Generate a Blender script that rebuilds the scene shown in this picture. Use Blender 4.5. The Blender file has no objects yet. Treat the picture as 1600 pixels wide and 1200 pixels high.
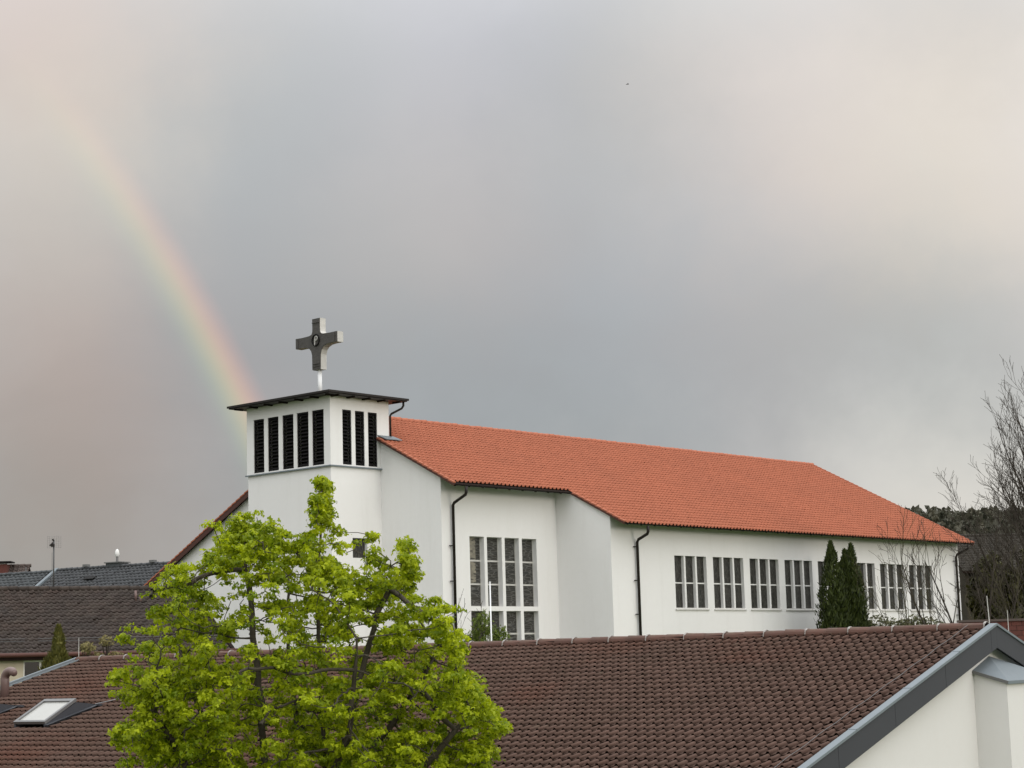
import bpy, math, random
import numpy as np
from mathutils import Matrix, Vector

random.seed(7)
RNG = np.random.default_rng(7)
scene = bpy.context.scene
COL = scene.collection
R = math.radians
ZC = 9.0                      # eye height of the photographer above the lowest ground

# ------------------------------------------------------------------ camera
PITCH, ROLL, FPX = R(8.48), R(1.61), 2950.0
cam_data = bpy.data.cameras.new("camera")
cam_data.sensor_width = 36.0
cam_data.lens = FPX / 1600.0 * 36.0
cam_data.clip_start = 0.5
cam_data.clip_end = 6000.0
cam = bpy.data.objects.new("camera", cam_data)
COL.objects.link(cam)
_f = Vector((0, math.cos(PITCH), math.sin(PITCH)))
_u = Vector((0, -math.sin(PITCH), math.cos(PITCH)))
_r = Vector((1, 0, 0))
_rx = math.cos(ROLL) * _r - math.sin(ROLL) * _u
_ux = math.sin(ROLL) * _r + math.cos(ROLL) * _u
cam.matrix_world = Matrix(((_rx.x, _ux.x, -_f.x, 0), (_rx.y, _ux.y, -_f.y, 0), (_rx.z, _ux.z, -_f.z, ZC), (0, 0, 0, 1)))
scene.camera = cam

# ------------------------------------------------------------------ light, sky, exposure
SUN_AZ, SUN_EL = R(134.0), R(10.0)          # behind the photographer, right; the rainbow is centred opposite
SUN_DIR = Vector((math.sin(SUN_AZ) * math.cos(SUN_EL), math.cos(SUN_AZ) * math.cos(SUN_EL), math.sin(SUN_EL)))
sun_data = bpy.data.lights.new("sun", 'SUN')
sun_data.energy = 0.5
sun_data.angle = R(12.0)
sun_data.color = (1.0, 0.91, 0.79)
sun = bpy.data.objects.new("sun", sun_data)
COL.objects.link(sun)
sun.rotation_euler = (-SUN_DIR).to_track_quat('-Z', 'Y').to_euler()

vs = scene.view_settings
vs.view_transform = 'Standard'
vs.look = 'None'
vs.exposure = 0.1
vs.gamma = 1.0
vs.use_curve_mapping = False
scene.render.engine = 'CYCLES'
scene.cycles.max_bounces = 5
scene.cycles.diffuse_bounces = 3
scene.cycles.glossy_bounces = 2
scene.cycles.transmission_bounces = 3

world = bpy.data.worlds.new("World")
scene.world = world
world.use_nodes = True
wt = world.node_tree
wt.nodes.clear()


def wn(t, **kw):
    n = wt.nodes.new(t)
    for k, v in kw.items():
        setattr(n, k, v)
    return n


def wmath(op, a, b=None, clamp=False):
    n = wn('ShaderNodeMath', operation=op)
    n.use_clamp = clamp
    for i, x in enumerate((a, b)):
        if x is None:
            continue
        if isinstance(x, (int, float)):
            n.inputs[i].default_value = x
        else:
            wt.links.new(x, n.inputs[i])
    return n.outputs[0]


def wvec(op, a, b=None, scale=None):
    n = wn('ShaderNodeVectorMath', operation=op)
    for i, x in enumerate((a, b)):
        if x is None:
            continue
        if isinstance(x, (tuple, list, Vector)):
            n.inputs[i].default_value = tuple(x)
        else:
            wt.links.new(x, n.inputs[i])
    if scale is not None:
        if isinstance(scale, (int, float)):
            n.inputs[3].default_value = scale
        else:
            wt.links.new(scale, n.inputs[3])
    return n.outputs['Value'] if op == 'DOT_PRODUCT' else n.outputs['Vector']


SKY_BASE = (0.30, 0.30, 0.302)
CLOUDS = [((-0.2396, 0.9146, 0.3258), (-0.177, -0.244, -0.234)),
          ((-0.1265, 0.9377, 0.3236), (-0.16, -0.159, -0.158)),
          ((0.0057, 0.9465, 0.3227), (-0.121, -0.125, -0.087)),
          ((0.1539, 0.9455, 0.2871), (0.134, 0.072, 0.067)),
          ((0.2454, 0.9435, 0.2228), (0.31, 0.234, 0.158)),
          ((-0.2416, 0.9532, 0.1819), (0.021, -0.053, -0.076)),
          ((-0.1161, 0.9763, 0.1826), (-0.137, -0.113, -0.092)),
          ((-0.2439, 0.9661, 0.0843), (-0.072, -0.072, -0.086)),
          ((0.2079, 0.9738, 0.0921), (0.231, 0.223, 0.176)),
          ((0.0681, 0.9881, 0.1382), (-0.068, -0.035, -0.038)),
          ((0.2007, 0.9646, 0.1713), (-0.133, -0.106, -0.096)),
          ((0.0374, 0.9671, 0.2518), (-0.059, -0.033, -0.046)),
          ((0.251, 0.9163, 0.312), (-0.123, -0.155, -0.174)),
          ((-0.0002, 0.9799, 0.1995), (0.002, -0.044, -0.04)),
          ((0.1364, 0.978, 0.1576), (-0.008, -0.027, -0.026)),
          ((-0.1938, 0.9748, 0.1105), (0.017, -0.006, -0.01)),
          ((-0.0339, 0.9884, 0.1483), (-0.13, -0.085, -0.067)),
          ((-0.0774, 0.9631, 0.2579), (0.032, 0.016, 0.0)),
          ((0.1098, 0.9671, 0.2294), (-0.03, -0.01, 0.007)),
          ((0.2484, 0.9628, 0.1066), (0.165, 0.133, 0.087)),
          ((-0.1908, 0.9273, 0.322), (0.074, 0.061, 0.038)),
          ((0.0884, 0.9435, 0.3193), (-0.189, -0.165, -0.172)),
          ((0.2014, 0.9308, 0.3049), (-0.169, -0.129, -0.116)),
          ((-0.218, 0.9323, 0.2887), (0.257, 0.215, 0.133)),
          ((-0.1615, 0.9465, 0.2794), (-0.168, -0.11, -0.051)),
          ((0.1011, 0.9534, 0.2841), (0.074, 0.043, 0.011)),
          ((0.2015, 0.9448, 0.2582), (-0.001, 0.013, 0.004)),
          ((0.1532, 0.9571, 0.2459), (-0.016, -0.026, -0.011)),
          ((0.2012, 0.9545, 0.22), (0.072, 0.073, 0.043)),
          ((0.2509, 0.9491, 0.1904), (-0.122, -0.109, -0.076)),
          ((0.1525, 0.9678, 0.2005), (0.002, -0.01, -0.029)),
          ((0.0695, 0.9764, 0.2047), (-0.046, -0.03, -0.008)),
          ((0.2377, 0.9598, 0.1493), (-0.33, -0.266, -0.198)),
          ((0.1668, 0.9786, 0.1205), (-0.075, -0.074, -0.051)),
          ((-0.0655, 0.9758, 0.2085), (0.059, 0.046, 0.02)),
          ((-0.2487, 0.9394, 0.236), (-0.076, -0.035, -0.029))]
CLOUD_K = 240.0
ZENITH = 1.75
SUNSIDE = 1.4                 # how much brighter the broken cloud is on the sun's side of the sky


def build_sky():
    tc = wn('ShaderNodeTexCoord')
    d = wvec('NORMALIZE', tc.outputs['Generated'])
    n1 = wn('ShaderNodeTexNoise')
    n1.inputs['Scale'].default_value = 9.0
    n1.inputs['Detail'].default_value = 5.0
    n1.inputs['Roughness'].default_value = 0.62
    wt.links.new(d, n1.inputs['Vector'])
    off = wvec('SUBTRACT', n1.outputs['Color'], (0.5, 0.5, 0.5))
    dw = wvec('NORMALIZE', wvec('ADD', d, wvec('SCALE', off, scale=0.095)))
    acc = None
    for c, w in CLOUDS:
        m = wmath('POWER', wmath('MAXIMUM', wvec('DOT_PRODUCT', dw, c), 0.0), CLOUD_K)
        t = wvec('SCALE', w, scale=m)
        acc = t if acc is None else wvec('ADD', acc, t)
    col = wvec('ADD', acc, SKY_BASE)
    # soft cloud structure everywhere
    n2 = wn('ShaderNodeTexNoise')
    n2.inputs['Scale'].default_value = 7.0
    n2.inputs['Detail'].default_value = 7.0
    n2.inputs['Roughness'].default_value = 0.56
    n2.inputs['Distortion'].default_value = 0.4
    wt.links.new(wvec('MULTIPLY', d, (1.0, 1.0, 1.9)), n2.inputs['Vector'])
    amp = wmath('ADD', wmath('MULTIPLY', wmath('SUBTRACT', n2.outputs[0], 0.5), 0.32), 1.0)
    col = wvec('SCALE', col, scale=amp)
    # brighter, warmer cloud towards the sun behind the photographer
    s = wmath('MULTIPLY', wmath('ADD', wvec('DOT_PRODUCT', d, tuple(SUN_DIR)), 1.0), 0.5)
    col = wvec('ADD', col, wvec('SCALE', (0.50 * SUNSIDE, 0.485 * SUNSIDE, 0.465 * SUNSIDE), scale=s))
    # an overcast sky is brightest overhead
    sz = wn('ShaderNodeSeparateXYZ')
    wt.links.new(d, sz.inputs[0])
    zen = wmath('POWER', wmath('MAXIMUM', sz.outputs[2], 0.0), 1.5)
    col = wvec('ADD', col, wvec('SCALE', (0.97 * ZENITH, 1.0 * ZENITH, 1.03 * ZENITH), scale=zen))
    # the rainbow: 42 degrees round the point opposite the sun
    ang = wmath('ARCCOSINE', wvec('DOT_PRODUCT', d, tuple(-SUN_DIR)))
    mr = wn('ShaderNodeMapRange')
    mr.inputs['From Min'].default_value = R(40.45)
    mr.inputs['From Max'].default_value = R(42.5)
    wt.links.new(ang, mr.inputs['Value'])
    cr = wn('ShaderNodeValToRGB')
    els = cr.color_ramp.elements
    stops = [(0.0, (0, 0, 0)), (0.20, (0.0, 0.02, 0.01)), (0.33, (0.04, 0.10, 0.03)), (0.45, (0.18, 0.20, 0.03)), (0.57, (0.36, 0.25, 0.02)),
             (0.69, (0.47, 0.17, 0.03)), (0.83, (0.24, 0.05, 0.02)), (1.0, (0, 0, 0))]
    els[0].position = 0.0
    els[0].color = (0, 0, 0, 1)
    els[1].position = 1.0
    els[1].color = (0, 0, 0, 1)
    for p, c in stops[1:-1]:
        e = els.new(p)
        e.color = (*c, 1)
    cr.color_ramp.interpolation = 'B_SPLINE'
    wt.links.new(mr.outputs[0], cr.inputs[0])
    sep = wn('ShaderNodeSeparateXYZ')
    wt.links.new(d, sep.inputs[0])
    fade = wn('ShaderNodeMapRange')
    fade.interpolation_type = 'SMOOTHSTEP'
    fade.inputs['From Min'].default_value = math.sin(R(19.5))
    fade.inputs['From Max'].default_value = math.sin(R(7.5))
    fade.inputs['To Max'].default_value = 0.52
    wt.links.new(sep.outputs[2], fade.inputs['Value'])
    col = wvec('ADD', col, wvec('SCALE', cr.outputs[0], scale=fade.outputs[0]))
    cloud = wn('ShaderNodeBackground')
    cloud.inputs['Strength'].default_value = 1.0
    wt.links.new(col, cloud.inputs['Color'])
    sky = wn('ShaderNodeTexSky')
    sky.sky_type = 'NISHITA'
    sky.sun_disc = False
    sky.sun_elevation = SUN_EL
    sky.sun_rotation = SUN_AZ
    clear = wn('ShaderNodeBackground')
    clear.inputs['Strength'].default_value = 0.08
    wt.links.new(sky.outputs[0], clear.inputs['Color'])
    mix = wn('ShaderNodeMixShader')
    mix.inputs[0].default_value = 0.96          # nearly closed cloud cover
    wt.links.new(clear.outputs[0], mix.inputs[1])
    wt.links.new(cloud.outputs[0], mix.inputs[2])
    out = wn('ShaderNodeOutputWorld')
    wt.links.new(mix.outputs[0], out.inputs[0])


build_sky()
world.cycles.sampling_method = 'MANUAL'
world.cycles.sample_map_resolution = 256


# ------------------------------------------------------------------ materials
def mat(name, col, rough=0.8, noise=None, metal=0.0, bump=None, spec=0.5, var=None, extra=None, coord='Object'):
    """noise=(scale, amount, colour2): slow mottling; bump=(scale, strength); var=amount of tone change from piece to piece"""
    m = bpy.data.materials.new(name)
    m.use_nodes = True
    nt = m.node_tree
    b = nt.nodes['Principled BSDF']
    b.inputs['Roughness'].default_value = rough
    b.inputs['Metallic'].default_value = metal
    b.inputs['Specular IOR Level'].default_value = spec
    tc = nt.nodes.new('ShaderNodeTexCoord')
    rgb = nt.nodes.new('ShaderNodeRGB')
    rgb.outputs[0].default_value = (*col, 1)
    cur = rgb.outputs[0]

    def mixc(fac, a, bcol, blend='MIX'):
        mx = nt.nodes.new('ShaderNodeMix')
        mx.data_type = 'RGBA'
        mx.blend_type = blend
        if isinstance(fac, float):
            mx.inputs[0].default_value = fac
        else:
            nt.links.new(fac, mx.inputs[0])
        nt.links.new(a, mx.inputs[6])
        if isinstance(bcol, tuple):
            mx.inputs[7].default_value = (*bcol, 1)
        else:
            nt.links.new(bcol, mx.inputs[7])
        return mx.outputs[2]

    def mapr(v, a, b_, c, d):
        r = nt.nodes.new('ShaderNodeMapRange')
        for k, x in zip(('From Min', 'From Max', 'To Min', 'To Max'), (a, b_, c, d)):
            r.inputs[k].default_value = x
        nt.links.new(v, r.inputs['Value'])
        return r.outputs[0]

    def tex(scale, detail=5.0, rough_=0.55, stretch=None):
        n = nt.nodes.new('ShaderNodeTexNoise')
        n.inputs['Scale'].default_value = scale
        n.inputs['Detail'].default_value = detail
        n.inputs['Roughness'].default_value = rough_
        if stretch:
            mp = nt.nodes.new('ShaderNodeMapping')
            mp.inputs['Scale'].default_value = stretch
            nt.links.new(tc.outputs[coord], mp.inputs[0])
            nt.links.new(mp.outputs[0], n.inputs['Vector'])
        else:
            nt.links.new(tc.outputs[coord], n.inputs['Vector'])
        return n.outputs[0]
    if noise:
        items = noise if isinstance(noise, list) else [noise]
        for it in items:
            sc, am, c2 = it[:3]
            st = it[3] if len(it) > 3 else None
            lo, hi = it[4] if len(it) > 4 else (0.38, 0.68)
            cur = mixc(mapr(tex(sc, stretch=st), lo, hi, 0.0, am), cur, c2)
    if var:
        at = nt.nodes.new('ShaderNodeAttribute')
        at.attribute_name = 'rnd'
        oi = nt.nodes.new('ShaderNodeObjectInfo')
        ad = nt.nodes.new('ShaderNodeMath')
        ad.operation = 'ADD'
        nt.links.new(at.outputs['Fac'], ad.inputs[0])
        nt.links.new(oi.outputs['Random'], ad.inputs[1])
        fr = nt.nodes.new('ShaderNodeMath')
        fr.operation = 'FRACT'
        nt.links.new(ad.outputs[0], fr.inputs[0])
        hs = nt.nodes.new('ShaderNodeHueSaturation')
        nt.links.new(mapr(fr.outputs[0], 0, 1, 1 - var, 1 + var), hs.inputs['Value'])
        nt.links.new(cur, hs.inputs['Color'])
        cur = hs.outputs[0]
    if extra:
        cur = extra(nt, tc, cur, mixc, mapr, tex)
    nt.links.new(cur, b.inputs['Base Color'])
    if bump:
        bn = nt.nodes.new('ShaderNodeBump')
        bn.inputs['Strength'].default_value = bump[1]
        bn.inputs['Distance'].default_value = bump[2] if len(bump) > 2 else 0.02
        nt.links.new(tex(bump[0], 6.0, 0.6), bn.inputs['Height'])
        nt.links.new(bn.outputs[0], b.inputs['Normal'])
    return m


def leaf_mat(name, ca, cb, trans=0.35, rough=0.55):
    m = bpy.data.materials.new(name)
    m.use_nodes = True
    nt = m.node_tree
    b = nt.nodes['Principled BSDF']
    b.inputs['Roughness'].default_value = rough
    b.inputs['Specular IOR Level'].default_value = 0.25
    at = nt.nodes.new('ShaderNodeAttribute')
    at.attribute_name = 'rnd'
    mx = nt.nodes.new('ShaderNodeMix')
    mx.data_type = 'RGBA'
    mx.inputs[6].default_value = (*ca, 1)
    mx.inputs[7].default_value = (*cb, 1)
    nt.links.new(at.outputs['Fac'], mx.inputs[0])
    nt.links.new(mx.outputs[2], b.inputs['Base Color'])
    tr = nt.nodes.new('ShaderNodeBsdfTranslucent')
    nt.links.new(mx.outputs[2], tr.inputs['Color'])
    ms = nt.nodes.new('ShaderNodeMixShader')
    ms.inputs[0].default_value = trans
    nt.links.new(b.outputs[0], ms.inputs[1])
    nt.links.new(tr.outputs[0], ms.inputs[2])
    nt.links.new(ms.outputs[0], nt.nodes['Material Output'].inputs[0])
    return m


def glass_extra(lead=(0.085, 0.082, 0.075), scale=6.0, stretch=(1.0, 1.0, 1.0)):
    def f(nt, tc, cur, mixc, mapr, tex):
        oi = nt.nodes.new('ShaderNodeObjectInfo')
        mp = nt.nodes.new('ShaderNodeMapping')
        mp.inputs['Scale'].default_value = stretch
        nt.links.new(tc.outputs['Object'], mp.inputs[0])
        cmb = nt.nodes.new('ShaderNodeVectorMath')
        cmb.operation = 'SCALE'
        cmb.inputs[0].default_value = (13.0, 7.0, 29.0)
        nt.links.new(oi.outputs['Random'], cmb.inputs[3])
        nt.links.new(cmb.outputs[0], mp.inputs['Location'])
        v = nt.nodes.new('ShaderNodeTexVoronoi')
        v.feature = 'DISTANCE_TO_EDGE'
        v.inputs['Scale'].default_value = scale
        nt.links.new(mp.outputs[0], v.inputs['Vector'])
        v2 = nt.nodes.new('ShaderNodeTexVoronoi')
        v2.inputs['Scale'].default_value = scale
        nt.links.new(mp.outputs[0], v2.inputs['Vector'])
        sp = nt.nodes.new('ShaderNodeSeparateColor')
        nt.links.new(v2.outputs['Color'], sp.inputs[0])
        c = mixc(mapr(sp.outputs[0], 0, 1, 0.0, 1.0), cur, (0.042, 0.039, 0.033))
        return mixc(mapr(v.outputs['Distance'], 0.02, 0.09, 1.0, 0.0), c, lead)
    return f


def streaks(nt, tc, cur, mixc, mapr, tex):
    return mixc(mapr(tex(1.6, 6.0, 0.65, (1.0, 1.0, 0.12)), 0.52, 0.80, 0.0, 0.22), cur, (0.60, 0.585, 0.55))


M = dict(
    plaster=mat('white_plaster', (0.80, 0.795, 0.785), 0.92, [(0.35, 0.35, (0.755, 0.745, 0.73)), (5.0, 0.12, (0.71, 0.70, 0.685))], bump=(45.0, 0.25, 0.006), extra=streaks, spec=0.2),
    plaster_house=mat('house_plaster', (0.71, 0.70, 0.685), 0.92, [(0.5, 0.35, (0.68, 0.665, 0.64)), (7.0, 0.12, (0.64, 0.625, 0.60)), (1.4, 0.15, (0.60, 0.585, 0.55), (1, 1, 0.15), (0.5, 0.8))], bump=(60.0, 0.3, 0.005), spec=0.2),
    cream=mat('cream_plaster', (0.56, 0.50, 0.39), 0.92, [(0.8, 0.4, (0.48, 0.43, 0.33)), (2.5, 0.25, (0.42, 0.38, 0.30), (1, 1, .2))], spec=0.2),
    red=mat('red_clay_tile', (0.42, 0.142, 0.082), 0.85, [(0.25, 0.5, (0.37, 0.130, 0.078)), (1.0, 0.3, (0.34, 0.115, 0.068)), (0.5, 0.3, (0.28, 0.10, 0.062), (1.0, 0.25, 0.25), (0.55, 0.8))], var=0.035, spec=0.25),
    brown=mat('brown_clay_tile', (0.116, 0.071, 0.056), 0.75, [(0.30, 0.75, (0.130, 0.052, 0.034), None, (0.52, 0.74)), (1.1, 0.5, (0.082, 0.052, 0.039)), (9.0, 0.4, (0.135, 0.094, 0.074), None, (0.5, 0.8)), (2.6, 0.4, (0.072, 0.072, 0.046), None, (0.6, 0.8))], var=0.11, spec=0.18, bump=(50.0, 0.2, 0.006)),
    ridge_brown=mat('ridge_clay', (0.105, 0.050, 0.036), 0.7, [(2.0, 0.6, (0.075, 0.054, 0.042)), (6.0, 0.4, (0.15, 0.13, 0.08), None, (0.55, 0.8))], var=0.15, spec=0.35),
    oldtile=mat('old_dark_tile', (0.044, 0.029, 0.023), 0.8, [(0.4, 0.7, (0.038, 0.032, 0.030)), (2.5, 0.5, (0.056, 0.048, 0.038)), (9.0, 0.4, (0.12, 0.105, 0.085), None, (0.62, 0.82))], var=0.2, spec=0.3),
    anth=mat('anthracite_tile', (0.036, 0.039, 0.043), 0.6, [(1.2, 0.5, (0.05, 0.052, 0.054))], var=0.22),
    slate=mat('slate_tile', (0.042, 0.048, 0.052), 0.6, [(1.2, 0.5, (0.058, 0.064, 0.068))], var=0.25),
    farbrown=mat('far_brown_tile', (0.075, 0.054, 0.046), 0.8, [(1.0, 0.5, (0.055, 0.044, 0.038))], var=0.15),
    fargrey=mat('far_grey_tile', (0.050, 0.045, 0.037), 0.85, [(1.0, 0.5, (0.04, 0.035, 0.03))], var=0.2, spec=0.2),
    farwall=mat('weathered_timber', (0.055, 0.047, 0.036), 0.9, [(1.0, 0.5, (0.045, 0.038, 0.03))], spec=0.1),
    clip=mat('dull_clip_metal', (0.34, 0.32, 0.30), 0.6),
    zinc=mat('zinc_sheet', (0.175, 0.205, 0.225), 0.6, [(3.0, 0.4, (0.145, 0.172, 0.19)), (14.0, 0.2, (0.205, 0.23, 0.245))], metal=0.2),
    panel=mat('anthracite_panel', (0.046, 0.048, 0.056), 0.6, [(1.5, 0.4, (0.052, 0.054, 0.062))], spec=0.3),
    dark=mat('dark_brown_metal', (0.014, 0.010, 0.008), 0.5, [(4.0, 0.4, (0.02, 0.015, 0.012))], spec=0.3),
    wood=mat('dark_stained_wood', (0.016, 0.010, 0.008), 0.9, [(3.0, 0.4, (0.024, 0.016, 0.012))], spec=0.08),
    redwood=mat('red_brown_board', (0.075, 0.024, 0.016), 0.7, [(3.0, 0.4, (0.055, 0.02, 0.014))]),
    black=mat('black_louver', (0.010, 0.009, 0.009), 0.7, [(6.0, 0.5, (0.019, 0.018, 0.017))], spec=0.15),
    lead=mat('light_metal', (0.56, 0.55, 0.52), 0.6, [(5.0, 0.5, (0.42, 0.41, 0.385))], metal=0.0),
    relief=mat('dark_bronze', (0.060, 0.054, 0.049), 0.6, [(5.0, 0.6, (0.095, 0.088, 0.078)), (18.0, 0.4, (0.035, 0.032, 0.03))], bump=(22.0, 0.9, 0.03)),
    steel=mat('white_steel', (0.80, 0.81, 0.82), 0.35),
    grey_metal=mat('grey_metal', (0.20, 0.20, 0.20), 0.45, metal=0.6),
    pole_grey=mat('weathered_steel', (0.085, 0.085, 0.085), 0.5, metal=0.4),
    white=mat('white_frame', (0.78, 0.78, 0.76), 0.5),
    glass_nave=mat('leaded_glass', (0.012, 0.012, 0.011), 0.35, extra=glass_extra(lead=(0.075, 0.073, 0.066), scale=4.2, stretch=(3.2, 1.0, 0.8)), spec=0.22),
    glass_choir=mat('leaded_glass_wide', (0.034, 0.034, 0.032), 0.35, extra=glass_extra(lead=(0.125, 0.123, 0.115), scale=3.0, stretch=(0.8, 1.0, 3.6)), spec=0.25),
    glass_reflection=mat('painted_reflection_glass', (0.30, 0.275, 0.215), 0.35, extra=glass_extra(lead=(0.20, 0.185, 0.15), scale=4.0, stretch=(1.0, 1.0, 2.6)), spec=0.4),  # beige reflection on leaded glass, painted in as base colour
    glass_dark=mat('window_glass', (0.010, 0.012, 0.010), 0.08),
    glass_blind=mat('glass_with_white_blind', (0.42, 0.42, 0.395), 0.22, [(2.5, 0.25, (0.38, 0.38, 0.355))], spec=0.5),
    vent=mat('brown_plastic', (0.16, 0.105, 0.095), 0.4),
    brick=mat('red_brick', (0.12, 0.036, 0.026), 0.85, [(4.0, 0.5, (0.085, 0.03, 0.024))], var=0.2),
    mortar=mat('mortar', (0.10, 0.08, 0.065), 0.95),
    bark=mat('grey_brown_bark', (0.062, 0.052, 0.040), 0.9, [(6.0, 0.6, (0.095, 0.085, 0.066))], bump=(25.0, 0.6, 0.03), spec=0.2),
    bark_dark=mat('dark_bark', (0.045, 0.037, 0.030), 0.9, [(3.0, 0.5, (0.07, 0.058, 0.045))], spec=0.2),
    twig=mat('olive_twig', (0.062, 0.055, 0.030), 0.9, spec=0.2),
    grass=mat('grass', (0.055, 0.085, 0.025), 0.95, [(0.2, 0.6, (0.08, 0.10, 0.035)), (3.0, 0.4, (0.045, 0.06, 0.02))], spec=0.1),
    maple=leaf_mat('maple_leaf', (0.148, 0.215, 0.004), (0.50, 0.57, 0.012), 0.48),
    thuja=leaf_mat('thuja_scale', (0.018, 0.028, 0.006), (0.062, 0.080, 0.015), 0.2),
    young=leaf_mat('young_leaf', (0.085, 0.125, 0.02), (0.20, 0.26, 0.045), 0.4),
    spruce=leaf_mat('olive_needle', (0.055, 0.060, 0.012), (0.15, 0.14, 0.03), 0.25),
    yellow=leaf_mat('yellow_bud_leaf', (0.15, 0.13, 0.05), (0.30, 0.26, 0.11), 0.35),
    shrub=leaf_mat('glossy_shrub_leaf', (0.045, 0.055, 0.018), (0.19, 0.185, 0.10), 0.25),
    olive=leaf_mat('dark_olive_leaf', (0.022, 0.021, 0.006), (0.066, 0.064, 0.014), 0.25),
    wood_far=leaf_mat('far_wood_leaf', (0.048, 0.052, 0.034), (0.115, 0.108, 0.075), 0.25),
    bird=mat('dark_feather', (0.04, 0.038, 0.036), 0.8),
)


# ------------------------------------------------------------------ mesh helpers
class MB:
    def __init__(self):
        self.v, self.f = [], []

    def poly(self, pts):
        n = len(self.v)
        self.v += [tuple(p) for p in pts]
        self.f.append(tuple(range(n, n + len(pts))))
        return self

    def box(self, a, b):
        (x0, y0, z0), (x1, y1, z1) = a, b
        return self.prism([(x0, y0, z0), (x1, y0, z0), (x1, y1, z0), (x0, y1, z0)], (0, 0, z1 - z0))

    def prism(self, pts, vec):
        n, k = len(self.v), len(pts)
        self.v += [tuple(p) for p in pts] + [tuple(p[i] + vec[i] for i in range(3)) for p in pts]
        self.f.append(tuple(range(n + k - 1, n - 1, -1)))
        self.f.append(tuple(range(n + k, n + 2 * k)))
        for i in range(k):
            j = (i + 1) % k
            self.f.append((n + i, n + j, n + k + j, n + k + i))
        return self

    def bar(self, p, q, w, h, up=(0, 0, 1)):
        p, q = Vector(p), Vector(q)
        t = (q - p).normalized()
        s = t.cross(Vector(up)).normalized()
        u = s.cross(t)
        pts = [p + s * (-w / 2) + u * (-h / 2), p + s * (w / 2) + u * (-h / 2), p + s * (w / 2) + u * (h / 2), p + s * (-w / 2) + u * (h / 2)]
        return self.prism([tuple(x) for x in pts], tuple(q - p))

    def tube(self, pts, r, k=10, caps=True):
        pts = [Vector(p) for p in pts]
        rs = r if isinstance(r, (list, tuple)) else [r] * len(pts)
        n = len(self.v)
        ref = None
        for i, p in enumerate(pts):
            t = (pts[min(i + 1, len(pts) - 1)] - pts[max(i - 1, 0)]).normalized()
            if ref is None:
                a = Vector((0, 0, 1)) if abs(t.z) < 0.9 else Vector((1, 0, 0))
                ref = t.cross(a).normalized()
            s = (ref - t * ref.dot(t)).normalized()
            ref = s
            u = t.cross(s)
            for j in range(k):
                a = 2 * math.pi * j / k
                self.v.append(tuple(p + (s * math.cos(a) + u * math.sin(a)) * rs[i]))
        for i in range(len(pts) - 1):
            for j in range(k):
                j2 = (j + 1) % k
                self.f.append((n + i * k + j, n + i * k + j2, n + (i + 1) * k + j2, n + (i + 1) * k + j))
        if caps:
            self.f.append(tuple(n + j for j in range(k - 1, -1, -1)))
            self.f.append(tuple(n + (len(pts) - 1) * k + j for j in range(k)))
        return self

    def mesh(self, name, material, smooth=False):
        me = bpy.data.meshes.new(name)
        me.from_pydata(self.v, [], self.f)
        me.materials.append(material)
        if smooth:
            me.polygons.foreach_set('use_smooth', [True] * len(me.polygons))
        me.update()
        return me

    def build(self, name, material, parent=None, smooth=False, base=0.0):
        if base:
            self.v = [(x, y, z - base) for x, y, z in self.v]
        return link(name, self.mesh(name, material, smooth), parent)


def link(name, data, parent=None):
    o = bpy.data.objects.new(name, data)
    COL.objects.link(o)
    o.parent = parent
    return o


def tag(o, label, cat, group=None):
    o['label'] = label
    o['category'] = cat
    if group:
        o['group'] = group
    return o


def thing(name, label, cat, loc, rz=0.0, group=None):
    o = link(name, None)
    o.empty_display_size = 0.5
    o.location = loc
    o.rotation_euler = (0, 0, rz)
    return tag(o, label, cat, group)


def np_mesh(name, V, F, material, rnd=None, smooth=False):
    """V (n,3); F (m,k) equal-sized faces; rnd per face"""
    me = bpy.data.meshes.new(name)
    V = np.ascontiguousarray(V, dtype=np.float32)
    F = np.ascontiguousarray(F, dtype=np.int32)
    m, k = F.shape
    me.vertices.add(len(V))
    me.vertices.foreach_set('co', V.ravel())
    me.loops.add(m * k)
    me.loops.foreach_set('vertex_index', F.ravel())
    me.polygons.add(m)
    me.polygons.foreach_set('loop_start', np.arange(0, m * k, k, dtype=np.int32))
    if smooth:
        me.polygons.foreach_set('use_smooth', np.ones(m, dtype=bool))
    me.materials.append(material)
    me.update(calc_edges=True)
    me.validate()
    if rnd is not None:
        at = me.attributes.new('rnd', 'FLOAT', 'FACE')
        at.data.foreach_set('value', np.ascontiguousarray(rnd, dtype=np.float32))
    return me


def stamp(TV, TF, pos, B, jitter=None):
    """copies of a template at pos (n,3) with bases B (n,3,3) whose rows are the template axes"""
    n, k = len(pos), len(TV)
    V = np.einsum('kj,njc->nkc', TV, B) + pos[:, None, :]
    F = TF[None, :, :] + (np.arange(n) * k)[:, None, None]
    return V.reshape(-1, 3), F.reshape(-1, TF.shape[1])


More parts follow.
